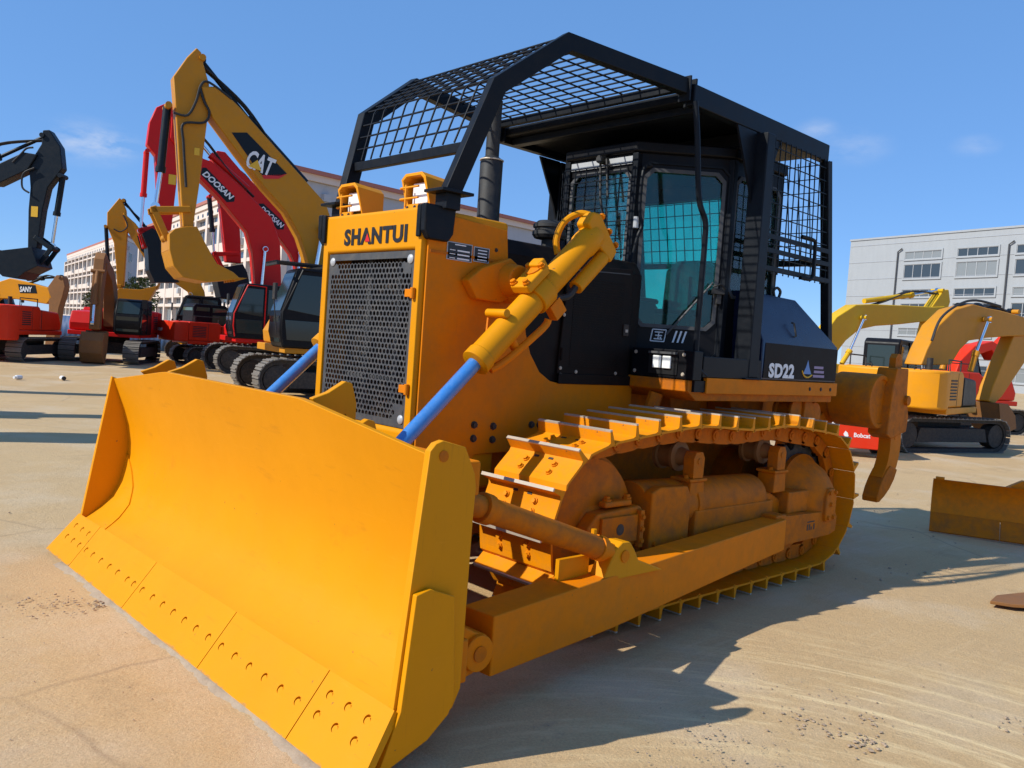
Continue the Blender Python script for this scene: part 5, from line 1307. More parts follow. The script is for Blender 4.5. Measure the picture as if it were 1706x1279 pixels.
def make_cab(root, s, cabc, y0=0.40, y1=1.38, x0=-0.30, x1=1.62, zb=1.15, zt=2.95, pane='pane_dark', visor=False, trim=None):
    prof = [(x0, zb), (x1 - 0.10, zb), (x1, zb + 0.35), (x1 - 0.02, zb + 0.75), (x1 - 0.34, zt - 0.05), (x1 - 0.45, zt), (x0 + 0.12, zt), (x0, zt - 0.12)]
    P = [(x * s, z * s) for x, z in prof]
    b = MB(); b.prism(P, y0 * s, y1 * s); C_ = b.obj('cab', cabc, root, bevel=0.05 * s, seg=3)
    yo = y1 * s
    def pw(name, poly, side):
        b = MB(); q = [(x * s, z * s) for x, z in poly]
        lo, hi = ((yo + 0.002, yo + 0.012) if side > 0 else (y0 * s - 0.012, y0 * s - 0.002))
        b.prism(q, lo, hi); return b.obj(name, pane, C_, bevel=0.02 * s)
    for side in (1, -1):
        pw('side_window', [(x0 + 0.95, zb + 0.75), (x1 - 0.16, zb + 0.85), (x1 - 0.42, zt - 0.16), (x0 + 0.95, zt - 0.16)], side)
        pw('rear_side_window', [(x0 + 0.12, zb + 0.80), (x0 + 0.80, zb + 0.80), (x0 + 0.80, zt - 0.16), (x0 + 0.16, zt - 0.16)], side)
        pw('door_window', [(x0 + 0.95, zb + 0.18), (x1 - 0.18, zb + 0.18), (x1 - 0.12, zb + 0.62), (x0 + 0.95, zb + 0.62)], side)
        b = MB(); yy = yo + 0.013 if side > 0 else y0 * s - 0.013
        b.tube([(s * (x0 + 0.88), yy, s * (zb + 0.06)), (s * (x0 + 0.88), yy, s * (zt - 0.08)), (s * (x1 - 0.46), yy, s * (zt - 0.06)), (s * (x1 - 0.07), yy, s * (zb + 0.8)), (s * (x1 - 0.06), yy, s * (zb + 0.4)), (s * (x1 - 0.12), yy, s * (zb + 0.06))], 0.022 * s, 6)
        b.obj('door_frame', trim or cabc, C_)
    # windscreen
    for z0, z1 in ((zb + 0.82, zt - 0.12), (zb + 0.12, zb + 0.70)):
        def fx(z):
            for (xa, za), (xb, zb_) in zip(prof[1:5], prof[2:6]):
                if za <= z <= zb_: return xa + (xb - xa) * (z - za) / (zb_ - za)
            return x1 - 0.4
        b = MB(); a0, a1 = fx(z0) + 0.006, fx(z1) + 0.006
        vs = [(a0 * s, (y0 + 0.08) * s, z0 * s), (a0 * s, (y1 - 0.08) * s, z0 * s), (a1 * s, (y1 - 0.08) * s, z1 * s), (a1 * s, (y0 + 0.08) * s, z1 * s)]
        b.add(vs + [(x + 0.012, y, z) for x, y, z in vs], [(0, 1, 2, 3), (4, 5, 6, 7), (0, 1, 5, 4), (1, 2, 6, 5), (2, 3, 7, 6), (3, 0, 4, 7)]); b.obj('windscreen', pane, C_)
    b = MB(); b.box(((x0 - 0.012) * s, (y0 + 0.12) * s, (zb + 0.8) * s), ((x0 - 0.002) * s, (y1 - 0.12) * s, (zt - 0.2) * s)); b.obj('rear_window', pane, C_)
    b = MB(); b.tube([((x1 + 0.05) * s, (y1 + 0.02) * s, (zb + 0.3) * s), ((x1 + 0.18) * s, (y1 + 0.12) * s, (zb + 1.1) * s)], 0.015, 6); b.box(((x1 + 0.14) * s, (y1 + 0.06) * s, (zb + 1.05) * s), ((x1 + 0.20) * s, (y1 + 0.26) * s, (zb + 1.40) * s)); b.obj('mirror', 'rubber', C_, bevel=0.01)
    if visor:
        b = MB()
        for i in range(12): b.box((s * (x0 + 0.1), s * (y0 + 0.05 + 0.08 * i), s * (zt + 0.08)), (s * (x1 + 0.15), s * (y0 + 0.07 + 0.08 * i), s * (zt + 0.11)))
        for x in (x0 + 0.15, 0.5 * (x0 + x1), x1 + 0.08): b.box((s * x, s * y0, s * (zt + 0.02)), (s * (x + 0.05), s * y1, s * (zt + 0.078)))
        b.obj('roof_guard', 'rubber', C_)
    return C_

def excavator(label, O, ang, A, col, cabc='cab_black', s=1.0, cw=None, hood=None, arm_ang=None, arm_off=(0, 0), boomw=0.50, stickw=0.36, buckw=1.05, bcol=None, armc=None,
              stickc=None, cyl='navy', side=1, cab_kw=None, tracks='dark', shoes='track_grey', teeth=True, mouth=None, group='parked excavators', cwz=1.15, name='excavator', belly=None, sidec=None, track_ang=0.0, track_len=4.0):
    root = empty(name, (O[0], O[1], 0), radians(ang)); tag(root, label, 'excavator', group)
    cw = cw or col; hood = hood or col; armc = armc or col; bcol = bcol or armc; stickc = stickc or armc
    for y in (1.15, -1.15): make_track(root, y, s, L_=track_len, body=tracks, shoes=shoes).rotation_euler = (0, 0, radians(track_ang))
    b = MB(); b.box((-0.9 * s, -0.86 * s, 0.35 * s), (0.9 * s, 0.86 * s, 0.80 * s)); b.cyl((0, 0, 0.80 * s), (0, 0, 1.02 * s), 0.62 * s, n=24); b.obj('undercarriage', tracks, root).rotation_euler = (0, 0, radians(track_ang))
    b = MB(); b.box((-1.95 * s, -1.3 * s, 1.03 * s), (1.45 * s, 1.3 * s, 1.20 * s)); b.obj('deck', belly or hood, root, bevel=0.02)
    # counterweight with rounded corners
    ft = [(-1.95, -1.34), (-2.35, -1.34), (-2.60, -1.22), (-2.74, -0.95), (-2.80, -0.5), (-2.82, 0.0), (-2.80, 0.5), (-2.74, 0.95), (-2.60, 1.22), (-2.35, 1.34), (-1.95, 1.34)]
    b = MB(); b.prism([(x * s, y * s) for x, y in ft], cwz * s, 2.12 * s, 'z'); CW = b.obj('counterweight', cw, root, bevel=0.07 * s, seg=3)
    b = MB()
    for y in (-0.6, 0.6): b.tube([(-2.2 * s, y * s - 0.06, 2.10 * s), (-2.2 * s, y * s - 0.05, 2.20 * s), (-2.2 * s, y * s + 0.05, 2.20 * s), (-2.2 * s, y * s + 0.06, 2.10 * s)], 0.016, 6)
    b.obj('lifting_lug', 'rubber', CW)
    b = MB(); b.prism([(-1.94, 1.21), (-0.36, 1.21), (-0.36, 2.05), (-0.50, 2.14), (-1.94, 2.14)] if s == 1 else [(x * s, z * s) for x, z in [(-1.94, 1.21), (-0.36, 1.21), (-0.36, 2.05), (-0.50, 2.14), (-1.94, 2.14)]], -1.30 * s, 1.30 * s); H = b.obj('engine_hood', hood, root, bevel=0.04)
    lv = MB(); lv.box((-1.75 * s, -0.006, 0.0), (-1.1 * s, 0.006, 0.04 * s)); lvm = lv.mesh('louvre', 'rubber')
    for side_ in (1, -1):
        for i in range(7):
            q = bpy.data.objects.new('louvre', lvm); COL.objects.link(q); q.parent = H; q.location = (0, side_ * 1.303 * s, (1.40 + 0.08 * i) * s)
    b = MB(); b.cyl((-1.5 * s, -0.7 * s, 2.14 * s), (-1.5 * s, -0.7 * s, 2.45 * s), 0.06, n=12); b.obj('exhaust_pipe', 'rubber', H)
    b = MB(); b.prism([(x * s, z * s) for x, z in [(-0.34, 1.21), (1.30, 1.21), (1.34, 1.5), (1.10, 1.95), (-0.34, 2.02)]], -1.30 * s, -0.46 * s); b.obj('side_box', sidec or hood, root, bevel=0.05)
    for sgn in (1, -1):
        b = MB(); b.tube([(-1.8 * s, sgn * 1.22 * s, 2.12 * s), (-1.8 * s, sgn * 1.22 * s, 2.42 * s), (-0.5 * s, sgn * 1.22 * s, 2.42 * s), (-0.5 * s, sgn * 1.22 * s, 2.10 * s)], 0.016, 6); b.obj('hand_rail', 'rubber', H)
        b = MB(); b.box((-0.30 * s, sgn * 1.3005 * s - 0.004, 1.24 * s), (-0.28 * s, sgn * 1.3005 * s + 0.004, 2.0 * s)); b.obj('panel_seam', 'rubber', H)
        b = MB(); b.box((-1.0 * s, sgn * 1.3005 * s - 0.004, 1.24 * s), (-0.985 * s, sgn * 1.3005 * s + 0.004, 2.1 * s)); b.obj('panel_seam', 'rubber', H)
    kw = dict(cab_kw or {})
    make_cab(root, s, cabc, **kw)
    AR = root
    if A is None: return root
    da = 0 if arm_ang is None else radians(arm_ang - ang)
    Ma = Matrix.Translation((arm_off[0], arm_off[1], 0)) @ Matrix.Rotation(da, 4, 'Z')
    def P3(p, y=0.0): return Ma @ Vector((p[0], y, p[1]))
    out = None
    def arm(nm, poly, hw, m, bev=0.03):
        b = MB(); b.prism(poly, -hw, hw, 'y', Ma); o = b.obj(nm, m, root, bevel=bev, seg=2); return o
    bo = arm('boom', A['boom'], boomw / 2, armc) if 'boom' in A else None
    st = arm('stick', A['stick'], stickw / 2, stickc) if 'stick' in A else None
    if 'bucket' in A:
        bp = A['bucket']; n = len(bp)
        b = MB()
        for y0, y1 in ((-buckw / 2, -buckw / 2 + 0.04), (buckw / 2 - 0.04, buckw / 2)): b.prism(bp, y0, y1, 'y', Ma)
        mo = mouth or []
        cx_ = sum(p[0] for p in bp) / n; cz_ = sum(p[1] for p in bp) / n
        for i in range(n):
            if i in mo: continue
            p, q = bp[i], bp[(i + 1) % n]
            p2 = (p[0] + (cx_ - p[0]) * 0.07, p[1] + (cz_ - p[1]) * 0.07); q2 = (q[0] + (cx_ - q[0]) * 0.07, q[1] + (cz_ - q[1]) * 0.07)
            b.prism([p, q, q2, p2], -buckw / 2 + 0.04, buckw / 2 - 0.04, 'y', Ma)
        bk = b.obj('bucket', bcol, root, bevel=0.012)
        if teeth and mo:
            tip = bp[(mo[-1] + 1) % n]; nx = bp[(mo[-1] + 2) % n]
            d = Vector((tip[0] - nx[0], tip[1] - nx[1])).normalized()
            for k in range(5):
                y = -buckw / 2 + 0.08 + (buckw - 0.16) * k / 4
                t0 = (tip[0] - d.x * 0.12, tip[1] - d.y * 0.12); pe = Vector((-d.y, d.x)) * 0.05
                b = MB(); b.prism([(t0[0] + pe.x, t0[1] + pe.y), (tip[0] + d.x * 0.16, tip[1] + d.y * 0.16), (t0[0] - pe.x, t0[1] - pe.y)], y - 0.05, y + 0.05, 'y', Ma); b.obj('tooth', bcol, bk)
    def ram(nm, pts, r, y=0.0, rodm='chrome', body=None):
        b = MB(); b.cyl(P3(pts[0], y), P3(pts[1], y), r, n=14); o = b.obj(nm, body or cyl, root)
        b = MB(); b.cyl(P3(pts[1], y), P3(pts[2], y), r * 0.55, n=12); b.cyl(P3(pts[2], y - 0.05), P3(pts[2], y + 0.05), r * 1.1, n=12); b.obj('rod', rodm, o)
        b = MB(); dv = (Vector(pts[1]) - Vector(pts[0])).normalized(); e = (pts[1][0] - dv.x * 0.12, pts[1][1] - dv.y * 0.12); b.cyl(P3(e, y), P3(pts[1], y), r * 1.25, n=14); b.obj('gland', body or cyl, o)
    if 'bc' in A: ram('bucket_cylinder', A['bc'], 0.085 * s)
    if 'sc' in A: ram('stick_cylinder', A['sc'][:3], 0.095 * s, rodm='navy' if cyl == 'navy' else 'chrome')
    if 'mc' in A:
        for y in (boomw / 2 + 0.12, -boomw / 2 - 0.12): ram('boom_cylinder', A['mc'], 0.085 * s, y, body=armc)
    for k in ('link', 'link2'):
        if k in A:
            for y in (stickw / 2 + 0.03, -stickw / 2 - 0.03):
                b = MB(); p, q = Vector(A[k][0]), Vector(A[k][1]); d = (q - p).normalized(); pe = Vector((-d.y, d.x)) * 0.07
                p = p - d * 0.08; q = q + d * 0.08
                b.prism([tuple(p + pe), tuple(p - pe), tuple(q - pe), tuple(q + pe)], y - 0.03, y + 0.03, 'y', Ma); b.obj('bucket_link', stickc, root, bevel=0.02)
    for k in ('hose', 'hose2'):
        if k in A:
            b = MB(); b.tube([P3(p, side * (stickw / 2 + 0.07)) for p in A[k]], 0.028, 6, sub=5); b.obj('hose', 'rubber', root)
    for key, idx, hw in (('sc', 2, stickw / 2 + 0.05), ('bc', 0, stickw / 2 + 0.05), ('link', 1, stickw / 2 + 0.09), ('mc', 2, boomw / 2 + 0.22)):
        if key in A:
            b = MB(); p = A[key][idx]; b.cyl(P3(p, -hw), P3(p, hw), 0.07 * s, n=14); b.obj('pin', stickc, root)
    if 'boom' in A and 'sc' in A:
        a0, a1 = A['sc'][0], A['sc'][2]
        for k in range(3):
            y = (k - 1) * 0.09; dz = 0.10
            b = MB(); b.tube([P3((a0[0] - 0.2, a0[1] - 0.25), y), P3((a0[0] + (a1[0] - a0[0]) * 0.25, a0[1] + (a1[1] - a0[1]) * 0.25 - 0.10), y), P3((a0[0] + (a1[0] - a0[0]) * 0.6, a0[1] + (a1[1] - a0[1]) * 0.6 + dz), y), P3((a1[0], a1[1] - 0.12), y)], 0.022, 6, sub=5); b.obj('hose', 'rubber', root)
    yf = side * boomw / 2
    def flat(nm, poly, m, y, par):
        b = MB(); b.prism(poly, *sorted((y + side * 0.003, y + side * 0.009)), 'y', Ma); return b.obj(nm, m, par)
    if 'decal' in A and bo:
        flat('decal', A['decal'], 'navy', yf, bo)
        if 'red' in A: flat('decal_stripe', A['red'], 'letter_red', yf, bo)
        if 'txt' in A:
            tx = A['txt']; p, q = Vector((*A['text'][0],)), Vector((*A['text'][1],)); c = (p + q) / 2; d = q - p
            xd = Ma.to_3x3() @ Vector((d.x, 0, d.y)); yd = Vector((-d.y, 0, d.x))
            if yd.z < 0: yd = -yd
            yd = Ma.to_3x3() @ yd
            lettering(tx[0], 'letter_white', bo, P3(c, yf + side * 0.012), xd, yd, d.length * tx[1], tx[2], 0.006, bold=0.03, shear=tx[3])
            if len(tx) > 4:
                dn = d.normalized(); up_ = Vector((-dn.y, dn.x)); up_ = -up_ if up_.y < 0 else up_
                tri = [c + dn * a + up_ * e for a, e in tx[4]]
                flat('decal_wedge', [tuple(t) for t in tri], 'letter_yellow', yf + side * 0.016, bo)
    if 'warn' in A and st:
        (a, c), (e, f_) = A['warn']
        flat('warning_label', [(a, c), (e, c), (e, f_), (a, f_)], 'letter_yellow', side * stickw / 2, st)
    return root
ARMS = {
 'E1': {'O': (-4.83,-13.75),'a': -13.4,'stick': [(3.44,7.54),(3.34,7.46),(3.28,7.22),(3.14,6.81),(3.13,6.18),(3.24,4.54),(3.32,3.66),(3.53,3.63),(3.63,4.48),(3.79,5.99),(3.89,6.82),(3.63,7.29)],'boom': [(3.32,6.71),(3.0,6.78),(2.82,6.69),(2.48,6.43),(0.39,4.59),(0.19,4.1),(0.22,3.44),(0.22,2.91),(0.23,2.06),(0.6,2.03),(0.65,2.87),(0.81,3.37),(0.96,3.74),(1.31,4.27),(1.84,4.75),(2.49,5.45),(3.05,6.08),(3.21,6.4)],'bucket': [(3.86,3.41),(3.75,3.54),(3.53,3.61),(3.31,3.64),(3.15,3.35),(2.86,2.89),(2.5,2.74),(2.34,2.61),(3.04,2.47),(3.54,2.52),(3.74,2.74),(3.84,3.08)],'bc': [(3.95,6.2),(4.02,4.78),(4.09,4.03)],'sc': [(0.84,5.04),(2.26,6.29),(3.31,7.35)],'mc': [(0.93,2.07),(0.59,2.94),(0.48,3.96)],'link': [(4.13,3.93),(3.86,3.38)],'link2': [(4.13,3.93),(3.47,4.03)],'decal': [(2.63,5.84),(2.3,5.9),(1.36,5.14),(1.52,5.06),(1.92,5.02),(2.11,5.21)],'red': [(1.92,5.01),(1.36,5.13),(1.54,4.99),(1.87,4.94)],'text': [(2.23,5.34),(1.69,5.21)],'hole': [(0.87,4.39),(0.77,4.4)],'hose': [(3.85,6.04),(3.57,6.04),(3.41,6.36),(3.32,6.74),(3.15,6.83),(2.67,6.57)],'hose2': [(3.34,6.67),(3.24,6.4),(3.12,6.18),(3.22,5.95),(3.64,5.84),(3.62,5.43),(3.52,4.5)],'warn': [(3.38,5.39),(3.27,5.23)]},
 'E2': {'O': (-7.83,-22.61),'a': -13.4,'stick': [(3.79,8.38),(4.02,8.23),(4.2,7.73),(4.25,7.04),(3.99,6.74),(3.92,6.07),(3.83,5.04),(3.68,4.41),(3.4,4.45),(3.31,5.99),(3.37,7.37),(3.49,8.12),(3.59,8.36)],'boom': [(3.57,8.02),(2.56,6.86),(2.3,6.81),(1.31,6.12),(0.27,5.27),(-0.06,4.47),(-0.19,2.9),(-0.22,1.68),(0.52,1.63),(0.68,2.91),(0.83,4.0),(1.05,4.7),(1.98,5.66),(2.61,6.19),(3.58,7.33)],'bucket': [(4.28,4.21),(4.01,4.42),(3.59,4.21),(3.5,3.26),(3.11,2.81),(3.85,2.74),(4.03,3.11),(4.1,3.8)],'bc': [(4.22,6.83),(4.25,5.41),(4.28,4.34)],'sc': [(1.04,6.16),(2.31,7.07),(3.54,8.33)],'mc': [(0.72,1.89),(0.51,2.83),(0.46,4.18)],'link': [(4.28,4.34),(4.14,3.88)],'link2': [(4.28,4.34),(3.69,4.54)],'decal': [(2.58,6.56),(2.46,6.58),(1.51,5.77),(1.53,5.62),(1.76,5.57),(2.62,6.34)],'text': [(2.52,6.42),(1.59,5.72)],'warn': [(3.56,6.21),(3.34,5.9)]},
 'E3': {'O': (-12.19,-25.37),'a': -13.4,'boom': [(5.28,7.57),(5.1,7.9),(4.81,7.9),(4.19,7.3),(2.03,5.54),(1.71,4.73),(1.49,3.8),(1.3,2.42),(1.84,2.38),(1.81,3.77),(2.18,4.47),(2.85,5.23),(3.73,6.25),(5.06,7.15)],'stick': [(5.23,7.68),(4.85,5.78),(4.55,3.89),(4.0,3.9),(4.06,4.66),(4.13,5.27),(4.53,6.23),(4.84,7.49)],'bucket': [(4.84,2.94),(4.91,3.24),(4.69,3.67),(4.0,3.85),(3.83,3.56),(3.65,2.9),(4.03,2.49),(4.73,2.55)],'bc': [(5.24,6.23),(5.06,4.95),(4.96,4.15)],'sc': [(2.91,6.26),(4.08,7.11),(4.75,7.71)],'mc': [(2.26,2.34),(1.9,3.44),(1.86,4.51)],'link': [(4.96,4.15),(4.69,3.67)],'link2': [(4.96,4.15),(4.17,4.24)],'decal': [(3.5,6.2),(3.32,6.22),(2.49,5.59),(2.52,5.35),(2.75,5.32),(3.46,5.97)],'text': [(3.41,6.06),(2.55,5.45)]},
 'E4': {'O': (-9.36,-30.81),'a': -23.4,'stick': [(3.85,6.4),(4.28,5.75),(4.26,5.2),(3.98,4.56),(3.86,3.68),(3.78,2.8),(3.52,2.82),(3.51,3.72),(3.49,5.06),(3.58,5.94),(3.75,6.31)],'boom': [(3.68,5.82),(3.2,5.43),(2.54,4.6),(1.22,3.6),(0.61,3.26),(0.41,2.87),(0.28,2.07),(0.41,1.48),(1.01,1.44),(0.93,2.13),(1.08,2.81),(1.63,3.16),(2.71,3.91),(3.49,5.06)],'bucket': [(3.78,2.46),(3.69,2.72),(2.87,2.74),(2.25,2.94),(2.58,2.23),(2.93,1.8),(3.4,1.84),(3.61,2.03)],'bc': [(4.31,5.19),(4.18,3.76),(4.12,2.71)],'sc': [(1.89,4.22),(2.88,5.35),(3.7,6.31)],'mc': [(1.32,1.18),(1.14,1.89),(0.96,2.71)],'link': [(4.15,2.71),(3.62,2.2)],'link2': [(4.15,2.71),(3.69,2.81)],'decal': [(3.12,4.93),(2.6,4.88),(2.27,4.41),(2.51,3.99),(2.94,4.34)],'text': [(2.75,4.64),(2.42,4.39)],'hose': [(4.0,5.11),(3.74,5.03),(3.5,5.28),(3.67,5.71)]},
 'E8': {'O': (2.69,-27.07),'a': 142.6,'stick': [(4.64,6.95),(4.83,6.98),(5.16,6.51),(5.25,5.87),(5.08,5.61),(4.86,5.27),(4.74,4.61),(4.63,3.45),(4.36,3.39),(4.33,4.57),(4.36,5.22),(4.3,5.79),(4.44,6.2),(4.62,6.54)],'boom': [(-1.09,4.74),(0.18,4.53),(1.52,5.21),(3.43,5.22),(4.3,5.74),(4.55,6.21),(4.16,6.24),(3.41,5.8),(1.49,5.93),(0.24,5.18),(-0.76,3.65),(-1.01,2.03),(-1.31,2.01)],'bucket': [(3.51,3.32),(3.7,3.26),(4.63,3.45),(4.81,2.9),(4.47,2.7),(4.24,2.48),(3.85,2.52),(3.53,2.79),(3.36,3.19)],'bc': [(5.2,5.66),(5.07,4.47),(4.98,3.56)],'sc': [(1.5,5.69),(3.4,6.08),(4.64,6.8)],'mc': [(-0.26,2.09),(0.3,3.26),(0.92,4.92)],'link': [(4.73,2.97),(5.04,3.47)],'link2': [(5.04,3.47),(4.62,3.74)],'warn': [(4.42,4.68),(4.61,4.37)],'hose': [(4.43,6.4),(4.24,6.35),(4.09,6.17),(3.87,5.91)],'hose2': [(4.49,5.8),(4.19,5.61),(4.17,5.21),(4.37,5.06)]},
 'E7': {'O': (-1.23,-35.75),'a': 136.6,'boom': [(0.7,2.28),(1.35,2.6),(1.84,2.8),(2.56,2.69),(3.39,2.53),(3.57,2.16),(3.37,1.87),(2.04,1.99),(1.38,1.95),(0.74,1.41)],'stick': [(3.39,2.58),(3.7,3.06),(3.97,3.01),(4.08,2.63),(3.99,2.19),(3.87,1.74),(3.8,0.85),(3.64,-0.48),(3.31,-0.5),(3.41,0.83),(3.46,1.71)],'sc': [(2.44,2.82),(3.1,2.91),(3.81,3.0)],'decal': [(2.19,2.59),(2.89,2.59),(2.97,2.27),(2.29,2.24)],'text': [(2.28,2.39),(2.77,2.41)]},
 'E5': {'O': (-4.34,-26.61),'a': 31.6,'stick': [(2.09,2.99),(2.02,3.43),(1.85,3.54),(1.7,3.46),(1.68,2.23),(1.73,1.15),(2.34,1.12),(2.23,2.19)],'bucket': [(2.58,0.94),(1.5,0.97),(1.5,-0.03),(2.62,-0.07)]},
 'E11': {'O': (-13.01,-2.96),'a': 167.6,'boom': [(-0.16,1.76),(0.0,2.1),(0.35,2.65),(0.9,3.04),(1.57,3.21),(2.17,3.17),(2.67,3.16),(3.98,3.07),(5.16,2.99),(5.25,2.55),(4.05,2.66),(3.09,2.59),(2.23,2.5),(1.53,2.39),(1.22,2.17),(0.93,1.82)],'stick': [(3.4,2.62),(4.65,2.77),(4.71,2.44),(3.97,2.0),(3.15,1.17),(2.86,0.99),(2.6,1.05),(2.73,1.41)],'sc': [(1.29,3.15),(2.11,3.2),(3.43,3.19),(4.59,3.06)],'mc': [(1.47,1.71),(1.63,2.16),(1.98,2.9)],'bucket': [(2.7,1.02),(3.37,1.0),(4.03,0.62),(4.29,0.25),(3.64,0.17),(3.07,0.53)]},
 'E12': {'O': (-17.4,-8.04),'a': 163.6,'boom': [(0.28,1.74),(0.55,2.56),(0.99,3.09),(1.76,3.52),(2.41,3.59),(3.96,3.68),(5.24,3.74),(5.82,3.81),(5.73,3.41),(5.02,3.26),(3.77,3.07),(2.69,2.94),(1.99,2.78),(1.45,2.4),(0.9,1.77)],'stick': [(5.18,3.66),(5.75,4.34),(6.0,4.37),(6.13,3.98),(6.0,3.58),(5.63,3.06),(5.31,2.21),(5.02,2.19),(5.03,2.68),(5.16,3.32)],'sc': [(2.33,3.68),(4.48,4.06),(5.68,4.31)],'mc': [(1.22,1.7),(1.52,2.12),(2.01,3.15)]},
 'E13': {'O': (-20.79,-4.83),'a': 156.6,'boom': [(-0.44,1.67),(-0.31,2.03),(0.22,2.51),(0.91,2.69),(1.3,2.54),(1.68,2.88),(2.3,2.88),(2.34,2.61),(1.74,2.43),(1.47,2.14),(1.17,2.12),(0.89,2.42),(0.43,2.26),(0.14,1.7)]}}
ARMS['E1']['txt'] = ('CAT', 1.12, 0.42, 0.15, [(-0.24, -0.17), (0.06, -0.17), (-0.09, 0.04)])
ARMS['E2']['txt'] = ('DOOSAN', 1.0, 0.20, 0.2)
ARMS['E3']['txt'] = ('DOOSAN', 1.0, 0.20, 0.2)
ARMS['E4']['txt'] = ('CAT', 1.0, 0.30, 0.15)
ARMS['E7']['txt'] = ('SANY', 1.0, 0.22, 0.1)
def ex(k): return ARMS[k]['O'], ARMS[k]['a'], ARMS[k]
O, a, A = ex('E1')
excavator('large ochre excavator with black logo panel and its bucket held high', O, a, A, 'cat', s=1.0, cyl='navy', cab_kw=dict(visor=True, pane='glass_dark_solid' if False else 'pane_dark'), mouth=[3, 4, 5, 6], boomw=0.55, stickw=0.40, buckw=1.3)
O, a, A = ex('E2')
root = excavator('red excavator with red cab and a small black bucket, nearest of the two red booms', O, a, A, 'red', cabc='cab_black', bcol='navy', s=1.0, cyl='red', mouth=[], boomw=0.6, stickw=0.42, cab_kw=dict(trim='red'))
O, a, A = ex('E3')
excavator('red excavator whose boom rises behind the other red boom', O, a, A, 'red', bcol='navy', cyl='navy', boomw=0.6, stickw=0.42)
O, a, A = ex('E4')
excavator('small ochre excavator with open bucket in front of the distant cream building', O, a, A, 'cat', cyl='navy', mouth=[1, 2], boomw=0.5, stickw=0.36, s=0.9)
O, a, A = ex('E8')
excavator('blue-black excavator arm with curled bucket at the left edge', O, a, A, 'navy', cyl='navy', side=-1, boomw=0.5, stickw=0.36, bcol='navy', mouth=[])
O, a, A = ex('E7')
A.pop('bucket', None)
excavator('amber excavator with white lettered boom behind the red counterweight', O, a, A, 'amber', stickc='rust', cyl='navy', side=-1, s=0.85, boomw=0.4, stickw=0.4)
# excavator standing end-on with its bucket set down in front
A5 = {'boom': [(0.35, 1.1), (0.15, 1.5), (0.45, 2.6), (1.0, 3.15), (1.75, 3.45), (1.95, 3.3), (1.85, 3.05), (1.2, 2.75), (0.8, 2.2), (0.65, 1.2)],
      'stick': [(1.70, 3.50), (1.95, 3.62), (2.15, 3.4), (2.35, 2.2), (2.35, 1.1), (2.10, 1.1), (2.0, 2.2), (1.75, 3.1)],
      'bucket': [(1.95, 1.02), (2.45, 1.02), (2.62, 0.75), (2.62, 0.35), (2.45, 0.05), (2.25, 0.0), (2.05, 0.4)], 'bc': [(2.2, 3.0), (2.45, 1.9), (2.52, 1.3)]}
excavator('red excavator with rusty arm, end-on, its toothed bucket resting on the ground', (-4.06, -26.88), 58.0, A5, 'red', armc='rust', stickc='rust', bcol='rust', s=0.86, cyl='rust', mouth=[5, 6], buckw=0.70, boomw=0.36, stickw=0.32, cab_kw=dict(zt=2.55))
excavator('orange-red excavator seen from behind, big flat counterweight in front of the amber boom', (-0.75, -26.2), -130.0, None, 'orange_red', s=0.80, cwz=0.82, cab_kw=dict(zt=2.1))
root = excavator('compact orange-red excavator with greenish windows beside the red cab', (-7.9, -26.9), -185.0, None, 'orange_red', s=0.74, cabc='cab_black', cab_kw=dict(pane='pane_green', y0=-0.75, y1=0.95, x0=-1.6, x1=0.4, zb=1.9, zt=3.05))
for ch in root.children:
    if ch.name.startswith('counterweight'): lettering('DOOSAN', 'letter_white', ch, (-2.825 * 0.74, 0.30, 1.66 * 0.74), (0, -1, 0), (0, 0, 1), 0.62, 0.12, 0.006, bold=0.03, shear=0.2)
O, a, A = ex('E11')
A['bucket'] = [(2.62, 1.02), (3.0, 1.02), (3.35, 0.75), (3.45, 0.45), (3.1, 0.35), (2.75, 0.6)]
A['hose'] = [(0.1, 2.3), (0.35, 2.8), (0.95, 3.15), (1.6, 3.3), (2.6, 3.25)]
h = radians(-173.4)
excavator('amber excavator with dark side panel turned away behind the ripper', (-12.92, -3.06), -173.4, A, 'amber', armc='cat', s=0.78, arm_ang=a, cyl='navy', side=-1, boomw=0.42, stickw=0.32, buckw=0.8, mouth=[], bcol='rust', sidec='navy', track_ang=-22, track_len=4.5)
O, a, A = ex('E12')
excavator('lemon excavator whose long boom shows against the pale block', O, a, A, 'lemon', cyl='lemon', side=-1, boomw=0.45, stickw=0.34, s=0.85)
O, a, A = ex('E13')
excavator('orange-red excavator partly hidden behind the amber one', O, a, A, 'orange_red', cyl='orange_red', side=-1, boomw=0.5, s=0.8)

# three more machines beyond the frame on the sunny side: their raised arms throw the bars of shadow over the yard
for (x, y, which) in ((10.2, -12.6, 'the middle'), (10.6, -17.0, 'the farthest'), (9.6, -9.7, 'the nearest')):
    A = {k: v for k, v in ARMS['E1'].items() if k in ('boom', 'stick', 'bucket', 'bc', 'sc', 'mc', 'link', 'link2')}
    excavator('ochre excavator beyond the left edge casting ' + which + ' of three shadow bars', (x, y), 161.6, A, 'cat', cyl='navy', mouth=[3, 4, 5, 6], boomw=0.55, stickw=0.45, buckw=1.0, group='excavators casting shadow bars')

